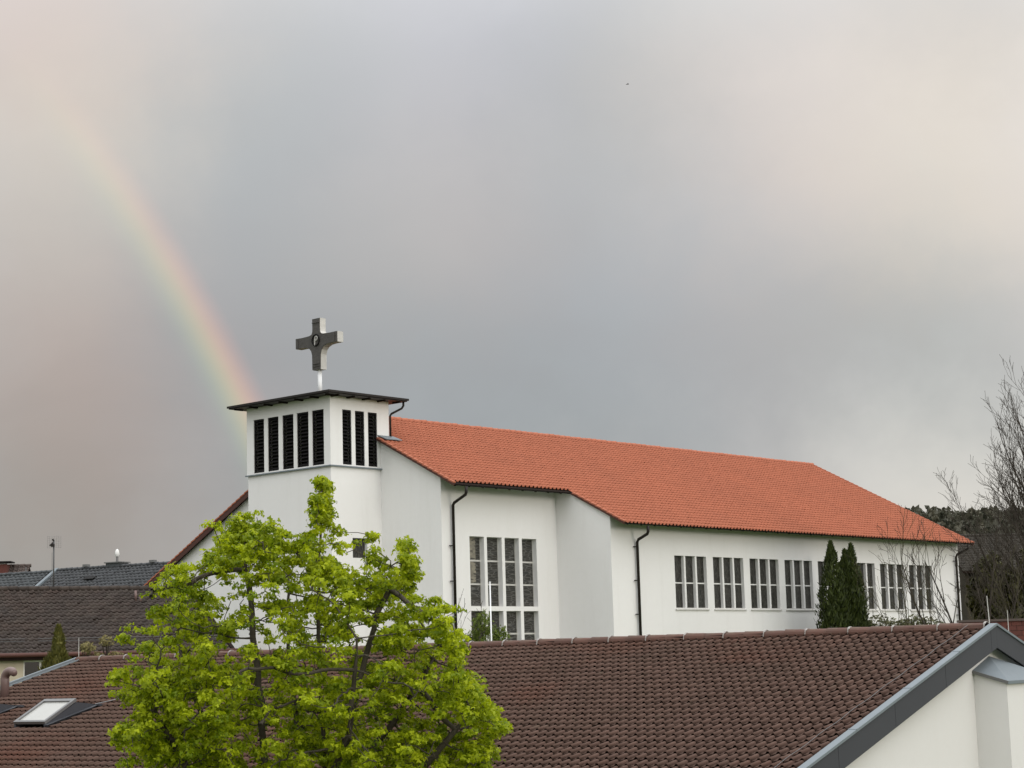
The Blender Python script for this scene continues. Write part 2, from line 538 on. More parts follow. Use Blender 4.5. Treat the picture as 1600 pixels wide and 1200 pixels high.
# a pantile: x across, y up the slope, z off the roof
def pantile(w, L, roll=0.05, lift=0.028, thick=0.022, coarse=False, lap=1.10, taper=1.0):
    xs = [0.0, 0.06, 0.30, 0.48, 0.56, 0.65, 0.75, 0.85, 0.91, 0.945]
    zs = [-0.5, -0.05, 0.0, 0.08, 0.50, 0.90, 1.0, 0.90, 0.40, -0.6]
    if coarse:
        xs, zs = [0.0, 0.3, 0.52, 0.66, 0.86, 1.0], [0.05, 0.0, 0.03, 1.0, 0.92, 0.0]
    n = len(xs)
    V = []
    for y, dz, k in ((0.0, lift, 1.0), (L * lap, lift * (1 - lap), taper)):
        V += [(x * w, y, z * roll * k + dz) for x, z in zip(xs, zs)]
    V += [(x * w, 0.004, z * roll + lift - thick) for x, z in zip(xs, zs)]
    F = []
    for i in range(n - 1):
        F.append((i, i + 1, n + i + 1, n + i))
        F.append((2 * n + i, 2 * n + i + 1, i + 1, i))
    return np.array(V), np.array(F)


def slope_basis(side, s):
    """side -1: slope faces -y and climbs towards +y; +1 the other way. rows ex, ey (up the slope), ez"""
    c = 1 / math.sqrt(1 + s * s)
    if side < 0:
        return np.array([(1, 0, 0), (0, c, s * c), (0, -s * c, c)])
    return np.array([(-1, 0, 0), (0, -c, s * c), (0, s * c, c)])


def tile_field(pts, B, TV, TF, jz=0.004, jr=0.012):
    n = len(pts)
    a = RNG.normal(0, jr, n)
    Bn = np.repeat(B[None], n, 0).copy()
    Bn[:, 0] = B[0] * np.cos(a)[:, None] + B[1] * np.sin(a)[:, None]
    Bn[:, 1] = -B[0] * np.sin(a)[:, None] + B[1] * np.cos(a)[:, None]
    p = pts + B[2] * RNG.normal(0, jz, n)[:, None]
    V, F = stamp(TV, TF, p, Bn)
    return V, F, np.repeat(RNG.random(n), len(TF)), p, Bn


def wall_panel(mb, at, s0, s1, z0, z1, holes, depth):
    """a wall face with real openings: at(s, z, d) gives the point d behind the face"""
    ss = sorted({s0, s1, *[h[0] for h in holes], *[h[1] for h in holes]})
    zz = sorted({z0, z1, *[h[2] for h in holes], *[h[3] for h in holes]})
    for a, b in zip(ss, ss[1:]):
        for c, d in zip(zz, zz[1:]):
            ms, mz = (a + b) / 2, (c + d) / 2
            if any(h[0] < ms < h[1] and h[2] < mz < h[3] for h in holes):
                continue
            mb.poly([at(a, c, 0), at(b, c, 0), at(b, d, 0), at(a, d, 0)])
            mb.poly([at(a, c, depth), at(a, d, depth), at(b, d, depth), at(b, c, depth)])
    for a, b, c, d in holes:
        q = [(a, c), (b, c), (b, d), (a, d)]
        for i in range(4):
            p, r = q[i], q[(i + 1) % 4]
            mb.poly([at(*p, 0), at(*p, depth), at(*r, depth), at(*r, 0)])
    return mb


# ------------------------------------------------------------------ ground and hill
def smooth(a, b, x):
    t = np.clip((x - a) / (b - a), 0, 1)
    return t * t * (3 - 2 * t)


def ground_z(x, y):
    x, y = np.asarray(x, float), np.asarray(y, float)
    z = 6.5 * smooth(54, 76, y)
    az = np.degrees(np.arctan2(x, np.maximum(y, 1)))
    far = smooth(330, 760, y) * smooth(3.0, 13.0, az)
    z = z + far * (49 + 3.0 * np.sin(x / 37.0) + 2.0 * np.sin(x / 11.0 + y / 50.0))
    return z


gx = np.concatenate([np.linspace(-3000, -320, 14), np.linspace(-300, 420, 91), np.linspace(440, 3000, 14)])
gy = np.concatenate([np.linspace(-1500, -40, 10), np.linspace(-20, 130, 46), np.linspace(140, 1000, 60), np.linspace(1050, 4000, 12)])
GX, GY = np.meshgrid(gx, gy, indexing='ij')
GV = np.stack([GX, GY, ground_z(GX, GY)], -1).reshape(-1, 3)
ni, nj = len(gx), len(gy)
ii, jj = np.meshgrid(np.arange(ni - 1), np.arange(nj - 1), indexing='ij')
a0 = (ii * nj + jj).ravel()
ground = link('ground', np_mesh('ground', GV, np.stack([a0, a0 + nj, a0 + nj + 1, a0 + 1], -1), M['grass'], smooth=True))
ground['kind'] = 'structure'

# ------------------------------------------------------------------ the church
CH = (-7.8124, 80.0)
CH_BASE = -2.5                                   # church ground, relative to the eye
church = thing('church', 'white rendered church with red tiled roof and square belfry carrying a cross', 'church',
               (CH[0], CH[1], ZC + CH_BASE), R(90 - 41.6))
ZB = CH_BASE                                     # all heights below are relative to the eye; build() subtracts the base


def cb(mb, name, m, parent=church, smooth_=False):
    return mb.build(name, M[m], parent, smooth_, base=ZB)


SL = 0.517
RV, RZ = 2.69, 11.40


def roof_z(v):
    return RZ - SL * abs(v - RV)


TU, TV_ = 3.48, 5.38
SILL = 8.66
# tower shaft and belfry
mb = MB()
wall_panel(mb, lambda s, z, d: (s, d, z), 0.0, TU, ZB, SILL, [(1.21, 2.08, 4.75, 5.60)], 0.22)
wall_panel(mb, lambda s, z, d: (d, TV_ - s, z), 0.0, TV_, ZB, SILL, [], 0.22)
mb.poly([(TU, 0, ZB), (TU, TV_, ZB), (TU, TV_, SILL), (TU, 0, SILL)])
mb.poly([(0, TV_, ZB), (TU, TV_, ZB), (TU, TV_, SILL), (0, TV_, SILL)])
cb(mb, 'tower_wall', 'plaster')
LV_V = [(0.37, 1.11), (1.34, 2.09), (2.31, 3.03), (3.29, 4.00), (4.25, 4.95)]     # louvers of the left face, along v
LV_U = [(0.68, 1.21), (1.43, 1.98), (2.20, 2.75)]
LZ0, LZ1 = 8.73, 11.11
e = 0.035
mb = MB()
wall_panel(mb, lambda s, z, d: (s, -e + d, z), -e, TU, SILL, 11.72, [(a, b, LZ0, LZ1) for a, b in LV_U], 0.28)
wall_panel(mb, lambda s, z, d: (-e + d, s, z), -e, TV_ + e, SILL, 11.72, [(a, b, LZ0, LZ1) for a, b in LV_V], 0.28)
mb.poly([(TU, -e, SILL), (TU, TV_ + e, SILL), (TU, TV_ + e, 11.72), (TU, -e, 11.72)])
mb.poly([(-e, TV_ + e, SILL), (TU, TV_ + e, SILL), (TU, TV_ + e, 11.72), (-e, TV_ + e, 11.72)])
mb.poly([(-e, -e, SILL), (TU, -e, SILL), (TU, 0, SILL), (-e, 0, SILL)])
mb.poly([(-e, 0, SILL), (0, 0, SILL), (0, TV_ + e, SILL), (-e, TV_ + e, SILL)])
cb(mb, 'belfry_wall', 'plaster')
mb = MB()
mb.box((-0.10, -0.10, SILL - 0.045), (2.97, -e - 0.002, SILL + 0.012))
mb.box((-0.10, -0.098, SILL - 0.044), (-e - 0.002, TV_ + 0.10, SILL + 0.011))
cb(mb, 'ledge', 'zinc')

slat_cache = {}


def louver(a, b, face):
    w = b - a
    fr = MB()
    if face == 'u':
        at = lambda s, z, d: (a + s, d - e, z)
    else:
        at = lambda s, z, d: (d - e, a + s, z)

    def bx(s0, s1, z0, z1, d0, d1):
        p, q = at(s0, z0, d0), at(s1, z1, d1)
        fr.box(tuple(min(x, y) for x, y in zip(p, q)), tuple(max(x, y) for x, y in zip(p, q)))
    bx(0.004, 0.06, LZ0 + .004, LZ1 - .004, 0.03, 0.12)
    bx(w - 0.06, w - 0.004, LZ0 + .004, LZ1 - .004, 0.03, 0.12)
    bx(0.06, w - 0.06, LZ1 - 0.07, LZ1 - .004, 0.03, 0.12)
    bx(0.06, w - 0.06, LZ0 + .004, LZ0 + 0.06, 0.03, 0.12)
    bx(0.06, w - 0.06, LZ0 + 0.06, LZ1 - 0.07, 0.22, 0.25)
    f = cb(fr, 'louver_window', 'black')
    key = (face, round(w, 2))
    if key not in slat_cache:
        sm = MB()
        sm.prism([(0, -0.02, -0.055), (0, 0.11, 0.045), (0, 0.11, 0.063), (0, -0.02, -0.037)], (w - 0.13, 0, 0))
        slat_cache[key] = sm.mesh('slat', M['black'])
    n = 15
    for i in range(n):
        z = LZ0 + 0.13 + (LZ1 - LZ0 - 0.24) * i / (n - 1)
        o = link('slat', slat_cache[key], f)
        if face == 'u':
            o.location = (a + 0.065, 0.06 - e, z - ZB)
        else:
            o.location = (0.06 - e, b - 0.065, z - ZB)
            o.rotation_euler = (0, 0, -math.pi / 2)
        o.rotation_euler.x = random.gauss(0, 0.03)


for a, b in LV_U:
    louver(a, b, 'u')
for a, b in LV_V:
    louver(a, b, 'v')

# tower roof
o_ = 0.60
mb = MB()
mb.box((-o_, -o_, 11.655), (TU + o_, TV_ + o_, 11.78))
n0 = len(mb.v)
cx, cy = TU / 2, TV_ / 2
for p, q in (((-o_, -o_), (TU + o_, -o_)), ((TU + o_, -o_), (TU + o_, TV_ + o_)), ((TU + o_, TV_ + o_), (-o_, TV_ + o_)), ((-o_, TV_ + o_), (-o_, -o_))):
    mb.poly([(*p, 11.783), (*q, 11.783), (cx, cy, 12.05)])
troof = cb(mb, 'tower_roof', 'dark')
mb = MB()
for d0, d1, z0, z1 in ((o_, o_ + 0.06, 11.70, 11.79),):
    mb.box((-d1, -d1, z0), (TU + d1, -d0, z1))
    mb.box((-d1, -d0, z0), (-d0, TV_ + d1, z1))
    mb.box((TU + d0, -d0, z0), (TU + d1, TV_ + d1, z1))
cb(mb, 'gutter', 'dark', troof)
for i in range(7):
    v = -0.30 + i * (TV_ + 0.6) / 6
    cb(MB().box((-o_ + .10, v - 0.05, 11.60), (-e - .003, v + 0.05, 11.653)), 'rafter', 'wood', troof)
for i in range(5):
    u = 0.05 + i * (TU + 0.2) / 4
    cb(MB().box((u - 0.05, -o_ + .10, 11.601), (u + 0.05, -e - .003, 11.652)), 'rafter', 'wood', troof)

# cross on its mast
CU, CV = 1.75, 2.52
prof = []


def arm(dx, dz):
    return (CV + dx, 14.57 + dz)


half = [(0.245, 0.99), (0.235, 0.60), (0.245, 0.40), (0.30, 0.29), (0.45, 0.245), (0.9, 0.225), (1.37, 0.235), (1.37, -0.235), (0.95, -0.235), (0.66, -0.26), (0.46, -0.34), (0.34, -0.46), (0.275, -0.66), (0.265, -1.33)]
outl = [(-x, z) for x, z in half] + [(x, z) for x, z in reversed(half)]
pts = [(CU - 0.17, CV + x, 14.57 + z) for x, z in outl]
mb = MB()
mb.prism(pts, (0.34, 0, 0))
cross = cb(mb, 'cross', 'lead')
mb = MB()
mb.prism([(CU - 0.205, CV + x * 0.985, 14.57 + z * 0.99) for x, z in outl], (0.034, 0, 0))
fp = cb(mb, 'face_plate', 'relief', cross)
mb = MB()
for z in (-1.06, -1.17, 0.80):
    mb.box((CU - 0.235, CV - 0.235, 14.57 + z - 0.02), (CU - 0.2055, CV + 0.235, 14.57 + z + 0.02))
for y in (-1.2, 1.2):
    mb.box((CU - 0.235, CV + y - 0.02, 14.57 - 0.19), (CU - 0.2055, CV + y + 0.02, 14.57 + 0.19))
cb(mb, 'relief_bar', 'relief', cross)
mb = MB()
ring = [(CU - 0.225, CV + 0.23 * math.cos(t), 14.57 + 0.25 * math.sin(t)) for t in np.linspace(0, 2 * math.pi, 25)]
mb.tube(ring, 0.035, 6)
cb(mb, 'ring', 'black', cross)
mb = MB()
pl = [(CU - 0.23, CV + 0.06, 14.57 - 0.22), (CU - 0.23, CV + 0.02, 14.57 + 0.15)] + [(CU - 0.23, CV - 0.03 - 0.09 * math.sin(t), 14.57 + 0.08 + 0.09 * math.cos(t)) for t in np.linspace(0, math.pi, 8)] + [(CU - 0.23, CV + 0.03, 14.57 - 0.01)]
mb.tube(pl, 0.028, 6)
cb(mb, 'monogram', 'lead', cross)
mb = MB()
mb.tube([(CU, CV, 11.9), (CU, CV, 13.245)], 0.095, 14)
cb(mb, 'mast', 'steel', cross, True)

# tower downpipe
mb = MB()
mb.tube([(4.02, -0.42, 11.70), (4.02, -0.42, 11.50), (3.97, -0.36, 11.38), (3.60, -0.08, 11.14), (3.55, -0.05, 11.05), (3.55, -0.05, 9.85)], 0.05, 8)
cb(mb, 'downpipe', 'dark', church, True)
mb = MB()
wallf = [(1.21 + 0.03, 2.05, 4.78, 5.57)]
cb(MB().box((1.215, 0.16, 4.755), (2.075, 0.18, 5.595)), 'small_window', 'glass_nave')

# nave walls
VA, UA = -3.60, 2.97
VB, UB, UE = -6.72, 10.46, 41.60
choir_l = [(4.68, 5.60), (5.78, 6.74), (6.93, 7.87), (8.07, 9.05)]
mb = MB()
wall_panel(mb, lambda s, z, d: (s, VA + d, z), UA, UB + 0.02, ZB, roof_z(VA) - 0.10,
           [(a, b, 2.55, 5.55) for a, b in choir_l] + [(a, b, -0.6, 2.36) for a, b in choir_l], 0.30)
cb(mb, 'choir_wall', 'plaster')
mb = MB()
yl = 16.6
mb.prism([(UA, VA + .001, ZB), (UA, VA + .001, roof_z(VA) - 0.11), (UA, RV, RZ - 0.11), (UA, yl, roof_z(yl) - 0.11), (UA, yl, ZB)], (0.3, 0, 0))
cb(mb, 'west_gable_wall', 'plaster')
mb = MB()
mb.prism([(UB, VA + .3, ZB), (UB, VB + .001, ZB), (UB, VB + .001, roof_z(VB) - 0.11), (UB, VA + .3, roof_z(VA + .3) - 0.11)], (0.3, 0, 0))
cb(mb, 'step_wall', 'plaster')
WIN0, WSTEP, WW = 15.06, 3.005, 2.47
WZ0, WZ1 = 2.38, 4.79
wins = [(WIN0 + i * WSTEP, WIN0 + i * WSTEP + WW) for i in range(8)]
mb = MB()
wall_panel(mb, lambda s, z, d: (s, VB + d, z), UB, UE, ZB, roof_z(VB) - 0.10, [(a, b, WZ0, WZ1) for a, b in wins], 0.24)
cb(mb, 'nave_wall', 'plaster')
mb = MB()
mb.prism([(UE, VB + .001, ZB), (UE, VB + .001, roof_z(VB) - 0.11), (UE, RV, RZ - 0.11), (UE, yl, roof_z(yl) - 0.11), (UE, yl, ZB)], (-0.3, 0, 0))
mb.prism([(UA, yl, ZB), (UE, yl, ZB), (UE, yl, roof_z(yl) - .1), (UA, yl, roof_z(yl) - .1)], (0, -0.3, 0))
cb(mb, 'rear_wall', 'plaster')


def pane(parent, m, a, b, z0, z1, y):
    o = cb(MB().box((a, y, z0), (b, y + 0.02, z1)), 'pane', m, parent)
    return o


# choir window: four tall lights in two tiers
for i, (a, b) in enumerate(choir_l):
    for lo, hi, bars in ((2.552, 5.548, (3.51, 4.52)), (-0.598, 2.358, (0.40, 1.38))):
        zs = [lo] + [z for q in bars for z in (q - 0.035, q + 0.035)] + [hi]
        cells = [(zs[k] + (0.025 if k == 0 else 0), zs[k + 1] - (0.025 if k == 4 else 0)) for k in (0, 2, 4)]
        mb = MB()
        wall_panel(mb, lambda s_, z, d: (s_, VA + 0.235 + d, z), a + .002, b - .002, lo, hi, [(a + 0.02, b - 0.02, *c) for c in cells], 0.06)
        cw = cb(mb, 'choir_window', 'lead')
        for k, (z0, z1) in enumerate(cells):
            pane(cw, 'glass_choir', a + .02, b - .02, z0, z1, VA + 0.262)
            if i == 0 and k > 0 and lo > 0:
                cb(MB().box((a + .025, VA + 0.245, z0 + .003), (b - 0.30, VA + 0.260, z1 - .003)), 'pane', 'glass_reflection', cw)  # thin beige sheet before the glass: a painted reflection, not paler glass
# nave windows
mw = 0.13
for a, b in wins:
    mb = MB()
    lw = (WW - 2 * mw) / 3
    for k in (1, 2):
        x = a + k * lw + (k - 1) * mw
        mb.box((x, VB + 0.02, WZ0 + .03), (x + mw, VB + 0.19, WZ1 - .004))
    fr = cb(mb, 'nave_window', 'plaster')
    mb = MB()
    for k in range(3):
        x = a + k * (lw + mw)
        mb.box((x + .002, VB + 0.15, 3.52), (x + lw - .002, VB + 0.19, 3.575))
        for z0, z1 in ((WZ0 + .032, 3.518), (3.577, WZ1 - .004)):
            pane(fr, 'glass_nave', x + .002, x + lw - .002, z0, z1, VB + 0.172)
    cb(mb, 'transom', 'white', fr)
    cb(MB().box((a - 0.06, VB - 0.05, WZ0 - 0.085), (b + 0.06, VB - .002, WZ0 - 0.035)).box((a + .002, VB - .002, WZ0 + .001), (b - .002, VB + 0.19, WZ0 + 0.03)), 'sill', 'lead', fr)

# roof deck with eaves
EA, EB = -4.66, -7.66
U0, U1, UBR = 2.74, 41.75, 10.36


def deck(mb, u0, u1, v0, v1):
    d = 0.06
    mb.prism([(u0, v0, roof_z(v0) - 0.03), (u0, v1, roof_z(v1) - 0.03), (u0, v1, roof_z(v1) - 0.03 - d), (u0, v0, roof_z(v0) - 0.03 - d)], (u1 - u0, 0, 0))


mb = MB()
deck(mb, U0 + .02, U1 - .02, EA + 0.12, -0.04)
deck(mb, TU + .02, U1 - .02, -0.04, RV)
deck(mb, UBR + .02, U1 - .02, EB + 0.12, EA + 0.12)
deck(mb, TU + .02, U1 - .02, RV, TV_ + 0.04)
deck(mb, U0 + .02, U1 - .02, TV_ + 0.04, 17.1)
roof = cb(mb, 'roof', 'wood')

Lr, Lw = 0.335, 0.262
cslope = 1 / math.sqrt(1 + SL * SL)
Bn = slope_basis(-1, SL)


def rows_for(v0, v1):
    run = Lr * cslope
    return np.arange(v0, v1 - 0.05, run)


ptsl = []
for v in rows_for(EB, RV - 0.02):
    if v < EA - 0.02:
        ua = UBR
    elif v < -0.05:
        ua = U0
    else:
        ua = TU + 0.02
    nn = int((U1 - 0.02 - ua) / Lw)
    us = ua + (U1 - ua - nn * Lw) * 0.5 + np.arange(nn) * Lw
    ptsl.append(np.stack([us, np.full(nn, v), np.full(nn, roof_z(v) - ZB)], -1))
P_ = np.concatenate(ptsl)
TVt, TFt = pantile(Lw, Lr, roll=0.080, lift=0.018, thick=0.014, coarse=True, lap=1.2, taper=0.8)
V1, F1, r1, _, _ = tile_field(P_, Bn, TVt, TFt, 0.003, 0.006)
Bs = slope_basis(1, SL)
ptsl = []
for v in rows_for(RV + 0.02, 17.1)[1:]:
    ua = TU + 0.25 if v < TV_ + 0.1 else U0 + Lw
    us = ua + np.arange(int((9.0 - ua) / Lw)) * Lw
    ptsl.append(np.stack([us, np.full(len(us), v), np.full(len(us), roof_z(v) - ZB)], -1))
V2, F2, r2, _, _ = tile_field(np.concatenate(ptsl), Bs, TVt, TFt, 0.003, 0.006)
rt = link('roof_tiles', np_mesh('roof_tiles', np.concatenate([V1, V2]), np.concatenate([F1, F2 + len(V1)]), M['red'], np.concatenate([r1, r2])), roof)
rt['kind'] = 'stuff'
# ridge tiles
mb = MB()
mb.tube([(0, 0, 0), (0.44, 0, 0.012)], [0.125, 0.14], 10)
rmesh = mb.mesh('ridge_tile', M['red'], True)
u = TU + 0.05
while u < U1 - 0.4:
    o = link('ridge_tile', rmesh, roof)
    o.location = (u, RV, RZ - 0.005 - ZB + random.gauss(0, 0.006))
    o.rotation_euler = (0, 0, random.gauss(0, 0.008))
    u += 0.42
# verge boards and verge tiles
mb = MB()


def rake(mb, u, v0, v1, w, h, dz):
    mb.bar((u, v0, roof_z(v0) + dz), (u, v1, roof_z(v1) + dz), w, h)


rake(mb, U0 - 0.02, EA + 0.03, -0.04, 0.07, 0.11, -0.02)
cb(mb, 'verge_board', 'redwood', roof)
mb = MB()
rake(mb, UBR - 0.02, EB + 0.03, EA, 0.07, 0.11, -0.02)
cb(mb, 'verge_board', 'redwood', roof)
mb = MB()
rake(mb, U0 - 0.02, TV_ + 0.05, 17.1, 0.07, 0.24, -0.08)
cb(mb, 'verge_board', 'redwood', roof)
mb = MB()
rake(mb, U1 + 0.02, EB + .03, RV, 0.07, 0.20, -0.07)
cb(mb, 'verge_board', 'redwood', roof)
mb = MB()
for u, v0, v1 in ((U0 - 0.01, EA, -0.1), (UBR - 0.01, EB, EA - 0.1), (U0 - 0.01, TV_ + 0.1, 17.0), (U1 + 0.01, EB, RV)):
    n = int(abs(v1 - v0) / (Lr * cslope))
    for i in range(n):
        va, vb = v0 + (v1 - v0) * i / n, v0 + (v1 - v0) * (i + 1.05) / n
        up = roof_z(vb) > roof_z(va)
        mb.bar((u, va, roof_z(va) + (0.075 if up else 0.04)), (u, vb, roof_z(vb) + (0.04 if up else 0.075)), 0.13, 0.06)
vt = cb(mb, 'verge_tiles', 'red', roof)
vt['kind'] = 'stuff'
# flashing where the verge meets the tower
mb = MB()
mb.prism([(2.75, -0.02, 10.12), (3.75, -0.02, 10.12), (3.9, -0.42, 9.93), (2.9, -0.42, 9.93)], (0, 0, 0.035))
cb(mb, 'flashing', 'zinc', roof)
# rafters at the eaves, gutters, downpipes
for u0, u1, v0, v1, stp in ((U0 + 0.3, UBR - 0.1, EA + 0.25, VA - 0.01, 0.86), (UBR + 0.5, UE, EB + 0.25, VB - 0.01, 0.98)):
    for i in range(int((u1 - u0) / stp) + 1):
        u = u0 + i * stp
        mb = MB()
        mb.bar((u, v0, roof_z(v0) - 0.138), (u, v1, roof_z(v1) - 0.138), 0.09, 0.09)
        cb(mb, 'rafter', 'wood', roof)
for u0, u1, v in ((U0 + 0.05, UBR - 0.05, EA), (UBR + 0.05, U1, EB)):
    mb = MB()
    n = 7
    sec = [(v + 0.075 + 0.035 * math.cos(t), roof_z(v) + 0.0 + 0.045 * math.sin(t)) for t in np.linspace(math.pi, 2 * math.pi, n)]
    for (p, q), (p2, q2) in zip(sec, sec[1:]):
        mb.poly([(u0, p, q), (u1, p, q), (u1, p2, q2), (u0, p2, q2)])
    mb.poly([(u0, p, q) for p, q in sec])
    cb(mb, 'gutter', 'black', roof)
for pts in ([(3.44, EA + .02, 7.53), (3.44, EA + .02, 7.30), (3.46, EA + .08, 7.20), (3.56, VA - 0.22, 6.92), (3.57, VA - 0.13, 6.82), (3.57, VA - 0.13, ZB)],
            [(11.98, EB + .02, 5.97), (11.98, EB + .02, 5.72), (12.0, EB + .08, 5.62), (12.17, VB - .22, 5.42), (12.18, VB - .13, 5.30), (12.18, VB - .13, ZB)],
            [(41.1, EB + .02, 5.97), (41.1, EB + .02, 5.75), (41.1, VB - .2, 5.45), (41.1, VB - .13, 5.3), (41.1, VB - .13, ZB)]):
    mb = MB()
    mb.tube(pts, 0.065, 10)
    cb(mb, 'downpipe', 'dark', church, True)
    mb = MB()
    x, y = pts[-1][0], pts[-1][1]
    for z in (5.1, 3.6, 2.1, 0.8):
        mb.box((x - 0.20, y + 0.02, z - 0.02), (x + .02, y + 0.09, z + 0.02))
    cb(mb, 'pipe_bracket', 'dark')

# ------------------------------------------------------------------ the near house with the brown tiled roof
HB = R(54.5)
P0 = (8.2887, 37.5, 0.482)
house = thing('brown_tiled_house', 'long low house in front with brown pantile roof, grey fascia and pale gable', 'house', (P0[0], P0[1], 0.0), R(144.5))
HZ = -ZC + 0.0


def hb(mb, name, m, parent=house, smooth_=False):
    return mb.build(name, M[m], parent, smooth_, base=-ZC)


# local x runs along the ridge to the left, local y comes towards the photographer
HS = 0.272
HR = P0[2]
W0, W1 = -1.12, 25.0
YE = 9.6


def hz(y):
    return HR - HS * abs(y)


mb = MB()
for sgn in (1, -1):
    mb.prism([(W0 + .12, 0.0, HR - 0.06), (W0 + .12, sgn * YE, hz(YE) - 0.06), (W0 + .12, sgn * YE, hz(YE) - 0.26), (W0 + .12, 0.0, HR - 0.26)], (W1 - W0 - .2, 0, 0))
hroof = hb(mb, 'roof', 'wood')
Hw, Hl = 0.1955, 0.327
hc = 1 / math.sqrt(1 + HS * HS)
Bh = slope_basis(1, HS)
skylights = [(19.58, 20.62), (22.45, 23.49)]
rowsy = np.arange(YE, 0.1, -Hl * hc)
pl_ = []
for y in rowsy:
    xs = np.arange(W0 + 0.26, W1 - 0.02, Hw)
    keep = np.ones(len(xs), bool)
    for a, b in skylights:
        keep &= ~((xs > a - 0.02) & (xs < b + 0.22) & (y > 4.35) & (y < 6.0))
    xs = xs[keep]
    pl_.append(np.stack([xs, np.full(len(xs), y), np.full(len(xs), hz(y) - 0.050 + ZC)], -1))
HP = np.concatenate(pl_)
# nearest tiles in the picture: right-hand part of the slope just above the bottom of the frame
ang_b, ang_n = HB, HB
Wd = np.array([-math.sin(HB), math.cos(HB)])
Nd = np.array([-math.cos(HB), -math.sin(HB)])
wx = P0[0] + HP[:, 0] * Wd[0] + HP[:, 1] * Nd[0]
wy = P0[1] + HP[:, 0] * Wd[1] + HP[:, 1] * Nd[1]
wz = HP[:, 2] - ZC
den = wy * math.cos(PITCH) + wz * math.sin(PITCH)
py = 600 - FPX * (math.sin(ROLL) * wx + math.cos(ROLL) * (-wy * math.sin(PITCH) + wz * math.cos(PITCH))) / den
px = 800 + FPX * (math.cos(ROLL) * wx - math.sin(ROLL) * (-wy * math.sin(PITCH) + wz * math.cos(PITCH))) / den
vis = (px > 790) & (py < 1196) & (px < 1560)
order = np.argsort(np.where(vis, np.hypot(wx, wy), 1e9))
near = np.zeros(len(HP), bool)
near[order[:300]] = True
TVh, TFh = pantile(Hw, Hl, roll=0.050, lift=0.028, thick=0.010, lap=1.25, taper=0.75)
V1, F1, r1, _, _ = tile_field(HP[~near], Bh, TVh, TFh, 0.003, 0.008)
rt = link('roof_tiles', np_mesh('roof_tiles', V1, F1, M['brown'], r1, smooth=False), hroof)
rt['kind'] = 'stuff'
tmesh = np_mesh('tile', TVh, TFh, M['brown'])
_, _, _, pp, BB = tile_field(HP[near], Bh, TVh, TFh, 0.003, 0.008)
for p, B in zip(pp, BB):
    o = link('tile', tmesh, hroof)
    o.matrix_local = Matrix(((B[0][0], B[1][0], B[2][0], p[0]), (B[0][1], B[1][1], B[2][1], p[1]), (B[0][2], B[1][2], B[2][2], p[2]), (0, 0, 0, 1)))
# ridge: half-round tiles with a clip on every second one
mb = MB()
th = np.linspace(-0.25, math.pi + 0.25, 11)
for i in range(10):
    a, b = th[i], th[i + 1]
    A0, A1, r0, r1_ = 0.0, 0.50, 0.105, 0.118
    mb.poly([(A0, r0 * math.cos(a), r0 * math.sin(a)), (A1, r1_ * math.cos(a), r1_ * math.sin(a)), (A1, r1_ * math.cos(b), r1_ * math.sin(b)), (A0, r0 * math.cos(b), r0 * math.sin(b))])
    mb.poly([(A1, r1_ * math.cos(a), r1_ * math.sin(a)), (A1, (r1_ - .02) * math.cos(a), (r1_ - .02) * math.sin(a)), (A1, (r1_ - .02) * math.cos(b), (r1_ - .02) * math.sin(b)), (A1, r1_ * math.cos(b), r1_ * math.sin(b))])
hrm = mb.mesh('ridge_tile', M['ridge_brown'], True)
mb = MB()
arc = [(-0.012, 0.128 * math.cos(t), 0.128 * math.sin(t)) for t in np.linspace(-0.1, math.pi + 0.1, 9)]
for p, q in zip(arc, arc[1:]):
    mb.bar(p, q, 0.045, 0.010, up=(0.01, 0, 1) if abs(p[1]) < 0.1 else (1, 0, 0.01))
clipm = mb.mesh('ridge_clip', M['clip'])
x, k = W0 + 0.16, 0
while x < W1 - 0.3:
    o = link('ridge_tile', hrm, hroof)
    o.location = (x, random.gauss(0, 0.006), HR - 0.02 + ZC + random.gauss(0, 0.004))
    o.rotation_euler = (0, random.gauss(0, 0.006), random.gauss(0, 0.008))
    if k % 2 == 0:
        c = link('ridge_clip', clipm, hroof)
        c.location = (x + 0.02, 0, HR - 0.02 + ZC)
    x += 0.48
    k += 1

hb(MB().box((W0 + 0.15, -0.09, HR - 0.10), (W1 - 0.1, 0.09, HR + 0.035)), 'ridge_batten', 'wood', hroof)
# gable: verge flashing, fascia panels, wall, projecting bay with zinc cap
mb = MB()
for sgn in (1, -1):
    mb.bar((W0 + 0.02, 0, HR + 0.05), (W0 + 0.02, sgn * YE, hz(YE) + 0.05), 0.15, 0.045)
hb(mb, 'verge_flashing', 'zinc', hroof)
for y in (1.9, 4.15, 6.4):
    mb = MB()
    mb.bar((W0 + 0.02, y, hz(y) + 0.054), (W0 + 0.02, y + 0.035, hz(y + .035) + 0.054), 0.156, 0.05)
    hb(mb, 'flashing_joint', 'zinc', hroof)
joints = [0.0, 0.29, 2.58, 4.84, 7.10, 9.4]
for sgn in (1, -1):
    js = joints if sgn > 0 else [0.0, 2.3, 4.6, 6.9, 9.4]
    for a, b in zip(js, js[1:]):
        a2, b2 = a + 0.006, b - 0.006
        if a == 0:
            a2 = 0.0015
        mb = MB()
        q = [(W0 - 0.03, sgn * a2, hz(a2) + 0.03), (W0 - 0.03, sgn * b2, hz(b2) + 0.03), (W0 - 0.03, sgn * b2, hz(b2) - 0.40), (W0 - 0.03, sgn * a2, hz(a2) - 0.40)]
        mb.prism(q, (0.025, 0, 0))
        hb(mb, 'fascia_panel', 'panel', hroof)
